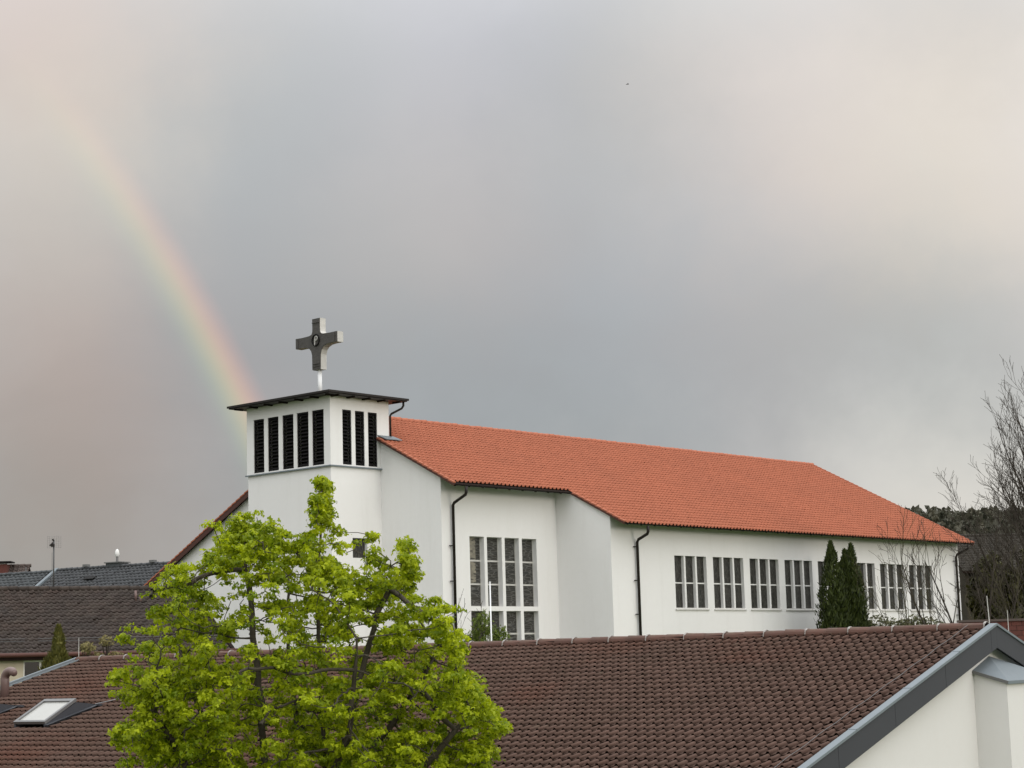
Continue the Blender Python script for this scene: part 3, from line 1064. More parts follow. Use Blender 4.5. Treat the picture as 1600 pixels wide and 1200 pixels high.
for sgn in (1, -1):
    mb = MB()
    q = [(W0 - 0.003, 0, HR + 0.02), (W0 - 0.003, sgn * YE, hz(YE) + 0.02), (W0 - 0.003, sgn * YE, hz(YE) - 0.37), (W0 - 0.003, 0, HR - 0.37)]
    mb.prism(q, (0.06, 0, 0))
    hb(mb, 'verge_board', 'black', hroof)
GW = -0.90
mb = MB()
mb.prism([(GW, 9.0, -ZC), (GW, 9.0, hz(9.0) - 0.27), (GW, 0, HR - 0.27), (GW, -9.0, hz(9.0) - 0.27), (GW, -9.0, -ZC)], (0.3, 0, 0))
mb.prism([(W1 - .5, 9.0, -ZC), (W1 - .5, 9.0, hz(9.0) - 0.27), (W1 - .5, 0, HR - 0.27), (W1 - .5, -9.0, hz(9.0) - 0.27), (W1 - .5, -9.0, -ZC)], (0.3, 0, 0))
mb.box((GW + .3, 8.7, -ZC), (W1 - .5, 9.0, hz(9.0) - 0.28))
mb.box((GW + .3, -9.0, -ZC), (W1 - .5, -8.7, hz(9.0) - 0.28))
hb(mb, 'wall', 'plaster_house')
mb = MB()
BY0, BY1, BX = 0.68, -1.9, -1.55
# the bay's top follows the gable: highest under the ridge, level along its front
yA = -0.15
for a, b, za, zb in ((BY0, yA, HR - 0.86, HR - 0.59), (yA, BY1, HR - 0.59, HR - 1.03)):
    ends = []
    for y_, z_ in ((a, za), (b, zb)):
        ends.append([(GW - .001, y_, -ZC), (BX, y_, -ZC), (BX, y_, HR - 1.06), (GW - .001, y_, z_)])
    n0 = len(mb.v)
    mb.v += ends[0] + ends[1]
    mb.f += [(n0 + 1, n0 + 5, n0 + 6, n0 + 2), (n0 + 2, n0 + 6, n0 + 7, n0 + 3)]
    if a == BY0:
        mb.f.append((n0, n0 + 1, n0 + 2, n0 + 3))
    else:
        mb.f.append((n0 + 4, n0 + 7, n0 + 6, n0 + 5))
bay = hb(mb, 'bay', 'plaster_house')
mb = MB()
f0, f1 = (BX - 0.05, BY0 + 0.05, HR - 1.03), (BX - 0.05, BY1 - 0.05, HR - 1.03)
b0, bA, b1 = (GW - .002, BY0 + 0.05, HR - 0.82), (GW - .002, yA, HR - 0.555), (GW - .002, BY1 - 0.05, HR - 1.0)
for q in ([f0, bA, b0], [f0, f1, b1, bA]):
    mb.prism(q, (0, 0, -0.028))
mb.box((BX - 0.056, BY1 - 0.05, HR - 1.085), (BX - 0.046, BY0 + 0.056, HR - 1.025))
hb(mb, 'bay_cap', 'zinc', bay)
mb = MB()
mb.bar((BX - 0.05, BY0 + 0.052, HR - 1.055), (GW - .002, BY0 + 0.052, HR - 0.845), 0.01, 0.06)
hb(mb, 'bay_cap_edge', 'grey_metal', bay)

# left verge
mb = MB()
mb.bar((W1 + 0.02, 0, HR + 0.03), (W1 + 0.02, YE, hz(YE) + 0.03), 0.09, 0.09)
hb(mb, 'verge_flashing', 'zinc', hroof)
mb = MB()
mb.bar((W1 - 0.18, 0, HR + 0.03), (W1 - 0.18, YE, hz(YE) + 0.03), 0.03, 0.03)
hb(mb, 'verge_strip', 'zinc', hroof)


# roof windows on raised wedge kerbs
def skylight(x0, x1):
    y0, z0 = 5.76, hz(5.76) + 0.05           # lower end
    y1, z1 = 4.82, hz(5.76) + 0.55           # upper end
    yb = 4.18
    mb = MB()
    for xa in (x0 - 0.02, x1 - 0.02):
        mb.prism([(xa, y0, z0 - 0.12), (xa, y0, z0 + 0.01), (xa, y1, z1 - 0.03), (xa, yb, hz(yb) + 0.02), (xa, yb, hz(yb) - 0.1)], (0.04, 0, 0))
    mb.poly([(x0, y1, z1 - 0.03), (x1, y1, z1 - 0.03), (x1, yb, hz(yb) + 0.03), (x0, yb, hz(yb) + 0.03)])
    mb.box((x0 - .25, yb - .02, hz(yb) - .02), (x1 + .25, yb + .1, hz(yb) + 0.03))
    mb.poly([(x0 - 0.16, y0 + .05, hz(y0) + .03), (x0, y0 + .05, hz(y0) + .03), (x0, yb, hz(yb) + .035), (x0 - 0.16, yb, hz(yb) + .035)])
    sk = hb(mb, 'skylight', 'panel', hroof)
    mb = MB()

    def at(x, t, dz):
        return (x, y0 + (y1 - y0) * t, z0 + (z1 - z0) * t + dz)
    for a, b, t0, t1 in ((x0 - 0.03, x0 + 0.05, 0, 1), (x1 - 0.05, x1 + 0.03, 0, 1), (x0 + 0.05, x1 - 0.05, 0, 0.07), (x0 + 0.05, x1 - 0.05, 0.90, 1.0)):
        mb.prism([at(a, t0, 0.0), at(b, t0, 0.0), at(b, t1, 0.0), at(a, t1, 0.0)], (0, 0.03, 0.06))
    hb(mb, 'frame', 'grey_metal', sk)
    mb = MB()
    mb.prism([at(x0 + 0.052, 0.072, 0.01), at(x1 - 0.052, 0.072, 0.01), at(x1 - 0.052, 0.898, 0.01), at(x0 + 0.052, 0.898, 0.01)], (0, 0.01, 0.02))
    hb(mb, 'pane', 'glass_blind', sk)


for a, b in skylights:
    skylight(a, b)
# swan-neck vent, lightning rods and wires
vx, vy = 24.05, 3.25
ptsv = [(vx, vy, hz(vy) - 0.1), (vx, vy, hz(vy) + 0.42)] + [(vx - 0.22 + 0.22 * math.cos(t), vy, hz(vy) + 0.42 + 0.2 * math.sin(t)) for t in np.linspace(0.2, 1.9, 7)] + [(vx - 0.42, vy + .05, hz(vy) + 0.56)]
mb = MB()
mb.tube(ptsv, [0.115] * 2 + [0.11] * 7 + [0.085], 12)
hb(mb, 'vent_pipe', 'vent', hroof, True)
mb = MB()
mb.tube([(-1.02, 0.0, HR + 0.05), (-1.0, 0.0, HR + 0.60)], [0.010, 0.007], 6)
hb(mb, 'lightning_rod', 'lead', hroof)
mb = MB()
mb.tube([(-0.95, -1.15, HR - 0.3), (-0.95, -1.15, HR + 0.34)], [0.008, 0.006], 6)
hb(mb, 'lightning_rod', 'lead', hroof)
mb = MB()
mb.tube([(24.95, 0.0, HR + 0.05), (24.95, 0.0, HR + 0.60)], [0.010, 0.007], 6)
hb(mb, 'lightning_rod', 'lead', hroof)
mb = MB()
mb.tube([(19.5, 4.3, hz(4.3) + 0.06), (18.9, 3.9, hz(3.9) + .09), (17.9, 3.1, hz(3.1) + 0.10), (16.2, 1.7, hz(1.7) + .10), (15.2, 0.5, hz(.5) + .10), (15.0, 0.0, HR + 0.13)], 0.012, 5)
hb(mb, 'lightning_wire', 'grey_metal', hroof)
mb = MB()
mb.tube([(-0.62, y, hz(y) + 0.075 + 0.008 * math.sin(y * 5)) for y in np.linspace(0.1, 9.0, 40)], 0.0045, 5)
hb(mb, 'lightning_wire', 'grey_metal', hroof)

# ------------------------------------------------------------------ simple gabled houses further back


def gable_house(name, label, loc, rz, x0, x1, run, drop, base, tile, wall_m, tw, tl, over=0.5, tile_both=False, coarse=True, ridge_r=0.11):
    """root on the ground below the ridge; local x along the ridge, -y towards the photographer; heights relative to the ridge"""
    zr = loc[2] + ZC
    h = thing(name, label, 'house', (loc[0], loc[1], base), rz)
    s = drop / run
    off = -(zr - base)
    B_ = lambda m_, nm, mt, par=h, sm=False: m_.build(nm, M[mt], par, sm, base=off)
    m_ = MB()
    for sg in (-1, 1):
        m_.prism([(x0 + .02, 0, -0.05), (x0 + .02, sg * run, -drop - 0.05), (x0 + .02, sg * run, -drop - 0.22), (x0 + .02, 0, -0.22)], (x1 - x0 - .04, 0, 0))
    rf = B_(m_, 'roof', 'wood')
    c = 1 / math.sqrt(1 + s * s)
    T, Fq = pantile(tw, tl, roll=0.05, lift=0.03, coarse=coarse)
    Vs, Fs, Rs, n = [], [], [], 0
    for sg in ((-1, 1) if tile_both else (-1,)):
        pl = []
        for y in np.arange(run, 0.05, -tl * c):
            xs = np.arange(x0, x1 - tw * 0.9, tw) if sg < 0 else np.arange(x0 + tw, x1, tw)
            pl.append(np.stack([xs, np.full(len(xs), sg * y), np.full(len(xs), -s * y - 0.045 - off)], -1))
        V, F, r_, _, _ = tile_field(np.concatenate(pl), slope_basis(sg, s), T, Fq, 0.006, 0.012)
        Vs.append(V)
        Fs.append(F + n)
        Rs.append(r_)
        n += len(V)
    t_ = link('roof_tiles', np_mesh('roof_tiles', np.concatenate(Vs), np.concatenate(Fs), M[tile], np.concatenate(Rs)), rf)
    t_['kind'] = 'stuff'
    m_ = MB()
    m_.tube([(0, 0, 0), (0.44, 0, 0.01)], [ridge_r, ridge_r * 1.12], 8)
    me = m_.mesh('ridge_tile', M[tile], True)
    x = x0
    while x < x1 - 0.3:
        o = link('ridge_tile', me, rf)
        o.location = (x, 0, -0.01 - off + random.gauss(0, .006))
        x += 0.42
    yw = run - over
    zt = -s * yw - 0.20
    m_ = MB()
    for x in (x0 + 0.3, x1 - 0.6):
        m_.prism([(x, -yw, off), (x, -yw, zt), (x, 0, -0.21), (x, yw, zt), (x, yw, off)], (0.3, 0, 0))
    m_.box((x0 + .6, yw - .3, off), (x1 - .6, yw, zt))
    B_(m_, 'wall', wall_m)
    return h, rf, B_, s, yw, zt, off


# house with the old dark roof and cream wall, left
lh, lrf, LB, ls, lyw, lzt, loff = gable_house('dark_tiled_house', 'cream house at left with old dark brown tiled roof behind the skylight roof', (-18.0, 78.0, 3.62), math.atan2(0.491, 0.871),
                                               -11.0, 4.9, 5.1, 2.70, float(ground_z(-18, 73)), 'oldtile', 'cream', 0.245, 0.30, over=0.5)
mb = MB()
wz0, wz1 = -4.45, -2.92
lw_ = [(-3.52, -2.28), (-8.6, -7.4), (0.3, 1.5)]
wall_panel(mb, lambda s, z, d: (s, -lyw + d, z), -10.4, 4.3, loff, lzt, [(a, b, wz0, wz1) for a, b in lw_], 0.25)
LB(mb, 'wall', 'cream')
for a, b in lw_:
    mb = MB()
    y = -lyw + 0.10
    mb.box((a + .002, y, wz1 - 0.06), (b - .002, y + .07, wz1 - .002))
    mb.box((a + .002, y, wz0 + .002), (b - .002, y + .07, wz0 + .07))
    for x in (a + .002, b - 0.07, (a + b) / 2 - 0.035 + 0.05):
        mb.box((x, y + .001, wz0 + .071), (x + 0.068, y + .069, wz1 - .061))
    w_ = LB(mb, 'window', 'white')
    xm = (a + b) / 2 + 0.05
    for p, q in ((a + .071, xm - .036), (xm + .034, b - .071)):
        LB(MB().box((p, y + .03, wz0 + .072), (q, y + .045, wz1 - .062)), 'pane', 'glass_dark', w_)
    LB(MB().box((a - 0.05, -lyw - 0.03, wz1 + .003), (b + 0.05, -lyw - .003, wz1 + 0.16)), 'shutter_box', 'white', w_)
mb = MB()
mb.tube([(-11, -5.16, -2.72), (4.9, -5.16, -2.72)], 0.085, 8)
LB(mb, 'gutter', 'redwood', lrf, True)
for x in (-10.8, 4.7):
    mb = MB()
    mb.bar((x, 0, 0.02), (x, -5.1, -2.70 + .02), 0.14, 0.12)
    LB(mb, 'verge_board', 'wood', lrf)
for dx in (0.0, 0.17):
    mb = MB()
    y = -0.95 - dx * .6
    mb.tube([(2.05 + dx, y, ls * y - 0.05), (2.05 + dx, y, ls * y + 0.38 - dx)], 0.055, 8)
    LB(mb, 'vent_pipe', 'vent', lrf, True)
mb = MB()
for x0_, x1_ in ((-10.5, -3.4), (-2.9, 4.4)):
    for k in (0.0, 0.09):
        mb.tube([(x0_, -4.3, -ls * 4.3 + 0.09 + k), (x1_, -4.3, -ls * 4.3 + 0.09 + k)], 0.012, 5)
LB(mb, 'snow_guard', 'pole_grey', lrf)

# semi-detached dark roofs behind, left
azr = math.atan2(-0.49, 0.87)
ah, arf, AB, as_, ayw, azt, aoff = gable_house('anthracite_house', 'house with anthracite tiled roof and white-capped chimney, left of the church gable', (-28.2, 116.0, 6.55), azr,
                                                0.0, 12.0, 6.0, 3.9, float(ground_z(-28, 116)), 'anth', 'cream', 0.30, 0.34)
mb = MB()
mb.bar((-0.05, 0.1, 0.09), (-0.05, -6.0, -3.9 + 0.09), 0.26, 0.14)
AB(mb, 'verge_flashing', 'zinc', arf)
mb = MB()
mb.box((4.0, -0.1, -0.6), (5.1, 0.7, 0.22))
ch_ = AB(mb, 'chimney', 'slate', arf)
AB(MB().box((3.92, -0.18, 0.22), (5.18, 0.78, 0.28)), 'chimney_slab', 'grey_metal', ch_)
mb = MB()
mb.tube([(4.55, 0.3, 0.28), (4.55, 0.3, 0.62)], 0.07, 8)
AB(mb, 'flue', 'grey_metal', ch_)
mb = MB()
mb.tube([(4.55, 0.3, 0.60), (4.55, 0.3, 0.64), (4.55, 0.3, 0.85), (4.55, 0.3, 1.0), (4.55, 0.3, 1.06)], [0.08, 0.14, 0.13, 0.09, 0.03], 12)
AB(mb, 'chimney_cap', 'white', ch_, True)
for x in (2.2, 7.4):
    AB(MB().box((x, -0.15, 0.1), (x + 0.35, 0.15, 0.24)), 'ridge_vent', 'grey_metal', arf)
mb = MB()
mb.prism([(3.3, -1.0, -as_ * 1.0 + 0.05), (4.1, -1.0, -as_ * 1.0 + 0.05), (4.1, -1.35, -as_ * 1.35 + 0.12), (3.3, -1.35, -as_ * 1.35 + 0.12)], (0, 0, 0.04))
AB(mb, 'roof_hatch', 'black', arf)
sh, srf, SB, ss_, syw, szt, soff = gable_house('slate_house', 'house with blue-grey slate roof joining the anthracite one at the far left', (-28.33, 116.07, 6.48), azr,
                                                -12.0, -0.2, 6.0, 3.9, float(ground_z(-30, 116)), 'slate', 'cream', 0.36, 0.34)
mb = MB()
mb.tube([(-2.4, 0, 0.05), (-2.4, 0, 0.40)], 0.03, 6)
SB(mb, 'ridge_vent', 'grey_metal', srf)
# brown gabled house with a wide chimney at the far left edge
bh, brf, BB_, bs_, byw, bzt, boff = gable_house('brown_gable_house', 'small brown roof with dark slab chimney peeping over the slate ridge', (-36.6, 128.0, 7.62), R(4), -6.0, 3.6, 4.5, 2.9,
                                                 float(ground_z(-35, 128)), 'farbrown', 'cream', 0.30, 0.34)
mb = MB()
mb.box((0.6, -1.2, -1.0), (2.3, -0.2, 0.05))
c2 = BB_(mb, 'chimney', 'brick', brf)
BB_(MB().box((0.3, -1.4, 0.16), (1.15, 0.0, 0.26)).box((1.45, -1.4, 0.16), (2.6, 0.0, 0.25)), 'chimney_slab', 'black', c2)
BB_(MB().box((0.75, -1.0, 0.05), (2.15, -0.4, 0.16)), 'chimney_neck', 'lead', c2)
# house on the slope behind the bare tree, right
rh, rrf, RB_, rs_, ryw, rzt, roff = gable_house('hillside_house', 'distant house with brown tiled roof behind the bare tree at right', (38.6, 152.0, 9.3), R(3), -4.4, 9.0, 5.0, 3.0,
                                                 float(ground_z(38, 152)), 'fargrey', 'farwall', 0.32, 0.40)
# red brick wall beyond the near gable
bw = thing('brick_wall', 'red brick wall behind the peak of the near grey gable', 'wall', (13.2, 57.0, float(ground_z(13.2, 57))), R(-6))
bz0 = float(ground_z(13.2, 57))
top = ZC + 0.90 - bz0
bm = MB()
bm.box((0, 0.02, 0), (4.0, 0.30, top))
bm.build('wall_core', M['mortar'], bw)
bmm = MB().box((0.006, -0.012, 0.006), (0.294, 0.03, 0.137)).mesh('brick', M['brick'])
for r in range(11):
    for c in range(13):
        o = link('brick', bmm, bw)
        o.location = (c * 0.30 + (0.15 if r % 2 else 0.0), 0.0, top - 0.143 * (r + 1) + random.gauss(0, .002))
MB().box((-0.05, -0.06, top + .002), (4.1, 0.36, top + 0.07)).build('coping', M['farbrown'], bw)

# television aerial on the dark-tiled house
ant = thing('television_aerial', 'thin television aerial mast rising above the dark roof at left', 'aerial', (-18.95, 77.4, ZC + 3.55))
mb = MB()
mb.tube([(0, 0, -0.3), (0, 0, 2.05)], 0.032, 8)
mb.build('mast', M['pole_grey'], ant, True)
mb = MB()
mb.tube([(-0.07, 0, -0.2), (-0.07, 0, 1.55)], 0.008, 5)
mb.build('cable', M['grey_metal'], ant)
mb = MB()
for i in range(7):
    x = -0.28 + i * 0.093
    mb.tube([(x, 0.05, 1.75), (x, 0.05, 2.22)], 0.0035, 4)
    mb.tube([(-0.28, 0.05, 1.75 + i * 0.078), (0.28, 0.05, 1.75 + i * 0.078)], 0.0035, 4)
mb.build('reflector', M['grey_metal'], ant)
mb = MB()
mb.box((-0.10, -0.12, 1.78), (0.03, 0.04, 1.90))
mb.tube([(-0.14, -0.1, 1.83), (-0.02, 0.0, 1.97)], 0.03, 6)
mb.tube([(0.0, 0.0, 2.02), (-0.05, -0.02, 2.10)], 0.04, 6)
mb.build('dipole', M['dark'], ant)
mb = MB()
mb.tube([(-0.16, 0, 0.42), (0.12, 0, 0.40)], 0.02, 6)
mb.build('cross_arm', M['pole_grey'], ant)


# ------------------------------------------------------------------ plants
def tubes_np(segs, k=5):
    """segs: (n,8) p0 p1 r0 r1"""
    S = np.asarray(segs, float)
    a, b = S[:, :3], S[:, 3:6]
    t = b - a
    t /= np.linalg.norm(t, axis=1)[:, None] + 1e-9
    ref = np.where(np.abs(t[:, 2:3]) < 0.9, np.array([[0, 0, 1.0]]), np.array([[1.0, 0, 0]]))
    s = np.cross(t, ref)
    s /= np.linalg.norm(s, axis=1)[:, None] + 1e-9
    u = np.cross(t, s)
    th_ = np.arange(k) * 2 * math.pi / k
    ring = s[:, None, :] * np.cos(th_)[None, :, None] + u[:, None, :] * np.sin(th_)[None, :, None]
    V = np.concatenate([a[:, None, :] + ring * S[:, 6, None, None], b[:, None, :] + ring * S[:, 7, None, None]], 1)
    j = np.arange(k)
    j2 = (j + 1) % k
    F = np.stack([j, j2, k + j2, k + j], -1)
    F = F[None] + (np.arange(len(S)) * 2 * k)[:, None, None]
    return V.reshape(-1, 3), F.reshape(-1, 4)


def rand_basis(n, normal, spread):
    """n random frames whose third axis scatters round the given normals (n,3)"""
    nz = normal + RNG.normal(0, spread, (n, 3))
    nz /= np.linalg.norm(nz, axis=1)[:, None] + 1e-9
    r = RNG.normal(0, 1, (n, 3))
    ex = np.cross(r, nz)
    ex /= np.linalg.norm(ex, axis=1)[:, None] + 1e-9
    ey = np.cross(nz, ex)
    return np.stack([ex, ey, nz], 1)


def leaves(name, parent, pos, normal, size, material, spread=0.6, shape='leaf', rnd=None):
    if shape == 'maple':
        ang = np.radians([-90, -35, 8, 48, 90, 132, 172, 215])
        rad = np.array([0.15, 0.75, 1.0, 0.55, 1.15, 0.55, 1.0, 0.75])
        P = np.stack([rad * np.cos(ang), rad * np.sin(ang), -0.28 * rad ** 2], -1)
        T = np.concatenate([[(0, 0, 0.0)], P])
        k = len(ang)
        Fq = np.array([(0, 1 + i, 1 + (i + 1) % k) for i in range(k)])
    elif shape == 'leaf':
        T = np.array([(0, -1, -.1), (0.5, -0.1, 0.08), (0, 1, -.12), (-0.5, -0.1, 0.08)])
        Fq = np.array([(0, 1, 2), (0, 2, 3)])
    else:  # spray: narrow upright blade
        T = np.array([(-0.35, -1, 0), (0.35, -1, 0), (0.22, 0.5, 0.1), (0, 1.2, 0.05), (-0.22, 0.5, 0.1)])
        Fq = np.array([(0, 1, 2), (0, 2, 4), (4, 2, 3)])
    n = len(pos)
    B = rand_basis(n, normal, spread)
    if shape == 'spray':
        up = np.array([0, 0, 1.0]) + RNG.normal(0, 0.35, (n, 3)) + normal * 0.35
        up /= np.linalg.norm(up, axis=1)[:, None]
        ex = np.cross(up, normal + RNG.normal(0, 0.3, (n, 3)))
        ex /= np.linalg.norm(ex, axis=1)[:, None] + 1e-9
        B = np.stack([ex, up, np.cross(ex, up)], 1)
    B = B * (np.asarray(size) * np.ones(n))[:, None, None]
    V, F = stamp(T, Fq, pos, B)
    r_ = RNG.random(n) if rnd is None else rnd
    return link(name, np_mesh(name, V, F, material, np.repeat(r_, len(Fq))), parent)


def colonize(roots, attractors, step=0.16, reach=2.6, kill=0.22, iters=90):
    """space colonisation: roots is a list of polylines that already belong to the tree"""
    nodes, par = [], []
    for pl, pidx in roots:
        last = pidx
        for p in pl:
            nodes.append(np.array(p, float))
            par.append(last)
            last = len(nodes) - 1
    A = np.array(attractors)
    alive = np.ones(len(A), bool)
    N = np.array(nodes)
    D = np.linalg.norm(A[:, None] - N[None], axis=2)
    near_i, near_d = D.argmin(1), D.min(1)
    par = list(par)
    for _ in range(iters):
        act = alive & (near_d < reach)
        if not act.any():
            break
        idx = near_i[act]
        dirs = A[act] - N[idx]
        dirs /= np.linalg.norm(dirs, axis=1)[:, None] + 1e-9
        acc = np.zeros_like(N)
        np.add.at(acc, idx, dirs)
        g = np.unique(idx)
        d = acc[g]
        ln = np.linalg.norm(d, axis=1)
        d = d / (ln[:, None] + 1e-9) + RNG.normal(0, 0.12, d.shape)
        new = N[g] + d / np.linalg.norm(d, axis=1)[:, None] * step
        n0_ = len(N)
        N = np.concatenate([N, new])
        par += list(g)
        D = np.linalg.norm(A[:, None] - new[None], axis=2)
        m_, mi = D.min(1), D.argmin(1)
        up_ = m_ < near_d
        near_d[up_] = m_[up_]
        near_i[up_] = n0_ + mi[up_]
        alive &= near_d > kill
    return N, np.array(par), near_i


def branch_radii(par, tip, power=2.4):
    n = len(par)
    acc = np.zeros(n)
    for i in range(n - 1, -1, -1):
        if acc[i] == 0:
            acc[i] = tip ** power
        if par[i] >= 0:
            acc[par[i]] += acc[i]
    return acc ** (1 / power)


def ray_pt(x, y, Y):
    """point at distance Y along the view for laying out the near tree's limbs (metres, relative to the eye)"""
    a, b = (x - 800) / FPX, (600 - y) / FPX
    d = _f + _rx * a + _ux * b
    return np.array(d * (Y / d.y))


def maple():
    Y0 = 29.5
    base_z = float(ground_z(-3, Y0)) - ZC
    root = thing('maple_tree', 'large bright green spring maple in front of the brown roof', 'tree', (-3.2, Y0, base_z + ZC))
    org = np.array([-3.2, Y0, base_z])
    blobs = [(505, 760, 8), (504, 785, 11), (503, 808, 15), (500, 835, 26), (472, 850, 20), (535, 858, 26), (380, 826, 36), (350, 850, 36), (345, 885, 36), (415, 850, 40), (440, 850, 16), (385, 890, 52),
             (275, 905, 24), (262, 925, 22), (305, 905, 24), (300, 950, 48), (258, 950, 30), (330, 985, 58), (470, 880, 52), (535, 900, 38), (480, 940, 72), (560, 945, 58), (577, 836, 11), (590, 872, 20), (600, 905, 32),
             (636, 858, 12), (643, 884, 12), (622, 905, 24), (636, 900, 16), (610, 955, 58), (660, 985, 52), (688, 955, 30), (700, 985, 32), (712, 1015, 30), (250, 1000, 38), (228, 1012, 24), (212, 1050, 20), (225, 1075, 34), (270, 1065, 56),
             (222, 1120, 30), (212, 1150, 18), (265, 1135, 52), (335, 1080, 70), (240, 1170, 44), (325, 1165, 66), (265, 1200, 50), (420, 1010, 80), (520, 1030, 80), (610, 1050, 70), (425, 1110, 76), (520, 1130, 70), (600, 1145, 72), (678, 1065, 54),
             (715, 1050, 28), (728, 1080, 30), (732, 1110, 36), (698, 1140, 54), (757, 1118, 22), (768, 1140, 24), (783, 1138, 10), (748, 1170, 36), (735, 1200, 44), (650, 1200, 56), (450, 1215, 84), (550, 1235, 84),
             (330, 1260, 76), (430, 1300, 80), (520, 1320, 80), (620, 1290, 80), (700, 1250, 54), (480, 1390, 90), (400, 1370, 70), (580, 1370, 70)]
    att = []
    pxm = Y0 / FPX
    for x, y, r in blobs:
        c = ray_pt(x, y, Y0)
        rr = r * pxm
        hw = max(0.0, 1 - ((x - 485) / 330.0) ** 2) ** 0.5
        hw *= min(1.0, 0.22 + max(0.0, (y - 760)) / 300.0)
        depth = 2.5 * hw
        n = int(max(26, 92 * (rr / 0.45) ** 2))
        k = max(1, int(round(depth / 0.75)))
        for j in range(n):
            v = RNG.normal(0, 1, 3)
            v /= np.linalg.norm(v)
            v *= rr * RNG.random() ** 0.4
            dy = (RNG.random() * 2 - 1) * depth * 0.9
            att.append(c + v + np.array([0, dy, 0]))
    att = np.array(att)
    # thin out into clumps so that gaps stay between the sprays
    cl = att[RNG.permutation(len(att))[:int(len(att) * 0.18)]]
    dmin = np.min(np.linalg.norm(att[:, None] - cl[None], axis=2), axis=1)
    att = att[dmin < (0.196 + 0.05 * np.clip((0.4 - att[:, 2]) / 1.2, 0, 1))]
    tr = [ray_pt(470, 1200, Y0)[0], Y0]
    trunk = [org, org + (0.03, 0, 1.2), org + (0.0, 0.02, 2.4)]
    top = trunk[-1]
    def lead(pts, dy):
        out, prev = [], top
        for i, (x, y) in enumerate(pts):
            p = ray_pt(x, y, Y0 + dy * (i + 1) / len(pts))
            n = max(1, int(np.linalg.norm(p - prev) / 0.22))
            for q in range(1, n + 1):
                out.append(prev + (p - prev) * q / n + RNG.normal(0, 0.012, 3))
            prev = p
        return out
    roots = [(trunk, -1)]
    ti = len(trunk) - 1
    leads = [([(420, 1330), (412, 1190), (408, 1100), (392, 970), (383, 860)], -0.4), ([(485, 1320), (508, 1190), (500, 1080), (497, 950), (503, 800)], 0.3),
             ([(500, 1330), (535, 1180), (560, 1070), (590, 960), (622, 900)], -0.5), ([(520, 1340), (585, 1170), (640, 1090), (690, 1010)], 0.9), ([(430, 1340), (350, 1190), (300, 1080), (275, 990)], 0.8),
             ([(400, 1350), (300, 1220), (240, 1110)], -0.9), ([(560, 1330), (660, 1200), (730, 1120)], -0.8), ([(470, 1300), (465, 1150), (450, 1000), (450, 900)], 1.4), ([(480, 1310), (545, 1150), (560, 1000)], -1.5)]
    for pts, dy in leads:
        roots.append((lead(pts, dy), ti))
    N, par, ni_ = colonize(roots, att, step=0.13, reach=2.2, kill=0.16, iters=80)
    rad = branch_radii(par, 0.0062, 2.35)
    rad[0:3] = np.maximum(rad[0:3], 0.22)
    ok = par >= 0
    i = np.nonzero(ok)[0]
    segs = np.concatenate([N[par[i]], N[i], np.minimum(rad[par[i]], rad[i] * 1.5)[:, None], rad[i][:, None]], 1)
    segs[:, :3] -= org
    segs[:, 3:6] -= org
    V, F = tubes_np(segs, 6)
    link('trunk', np_mesh('trunk', V, F, M['bark'], smooth=True), root)
    # leaf sprays: small domes of young leaves at the twig ends
    anchors = N[ni_]
    reached = np.linalg.norm(att - anchors, axis=1) < 0.45
    anchors = att[reached] * 0.8 + anchors[reached] * 0.2
    print('sprays', len(att), len(anchors), len(N))
    per = 24
    n = len(anchors) * per
    ctr = np.repeat(anchors, per, 0)
    v = RNG.normal(0, 1, (n, 3))
    v /= np.linalg.norm(v, axis=1)[:, None]
    v[:, 2] = np.abs(v[:, 2]) * 0.85 - 0.10
    pos = ctr + v * (0.05 + 0.10 * RNG.random(n))[:, None] - org
    tone = np.clip(np.repeat(RNG.normal(0.46, 0.24, len(anchors)), per) + RNG.normal(0, 0.18, n), 0, 1)
    leaves('crown', root, pos, v + np.array([0, 0, 0.35]), 0.022 + 0.034 * RNG.random(n) ** 1.3, M['maple'], 0.5, 'maple', tone)
    return n


n_leaf = maple()


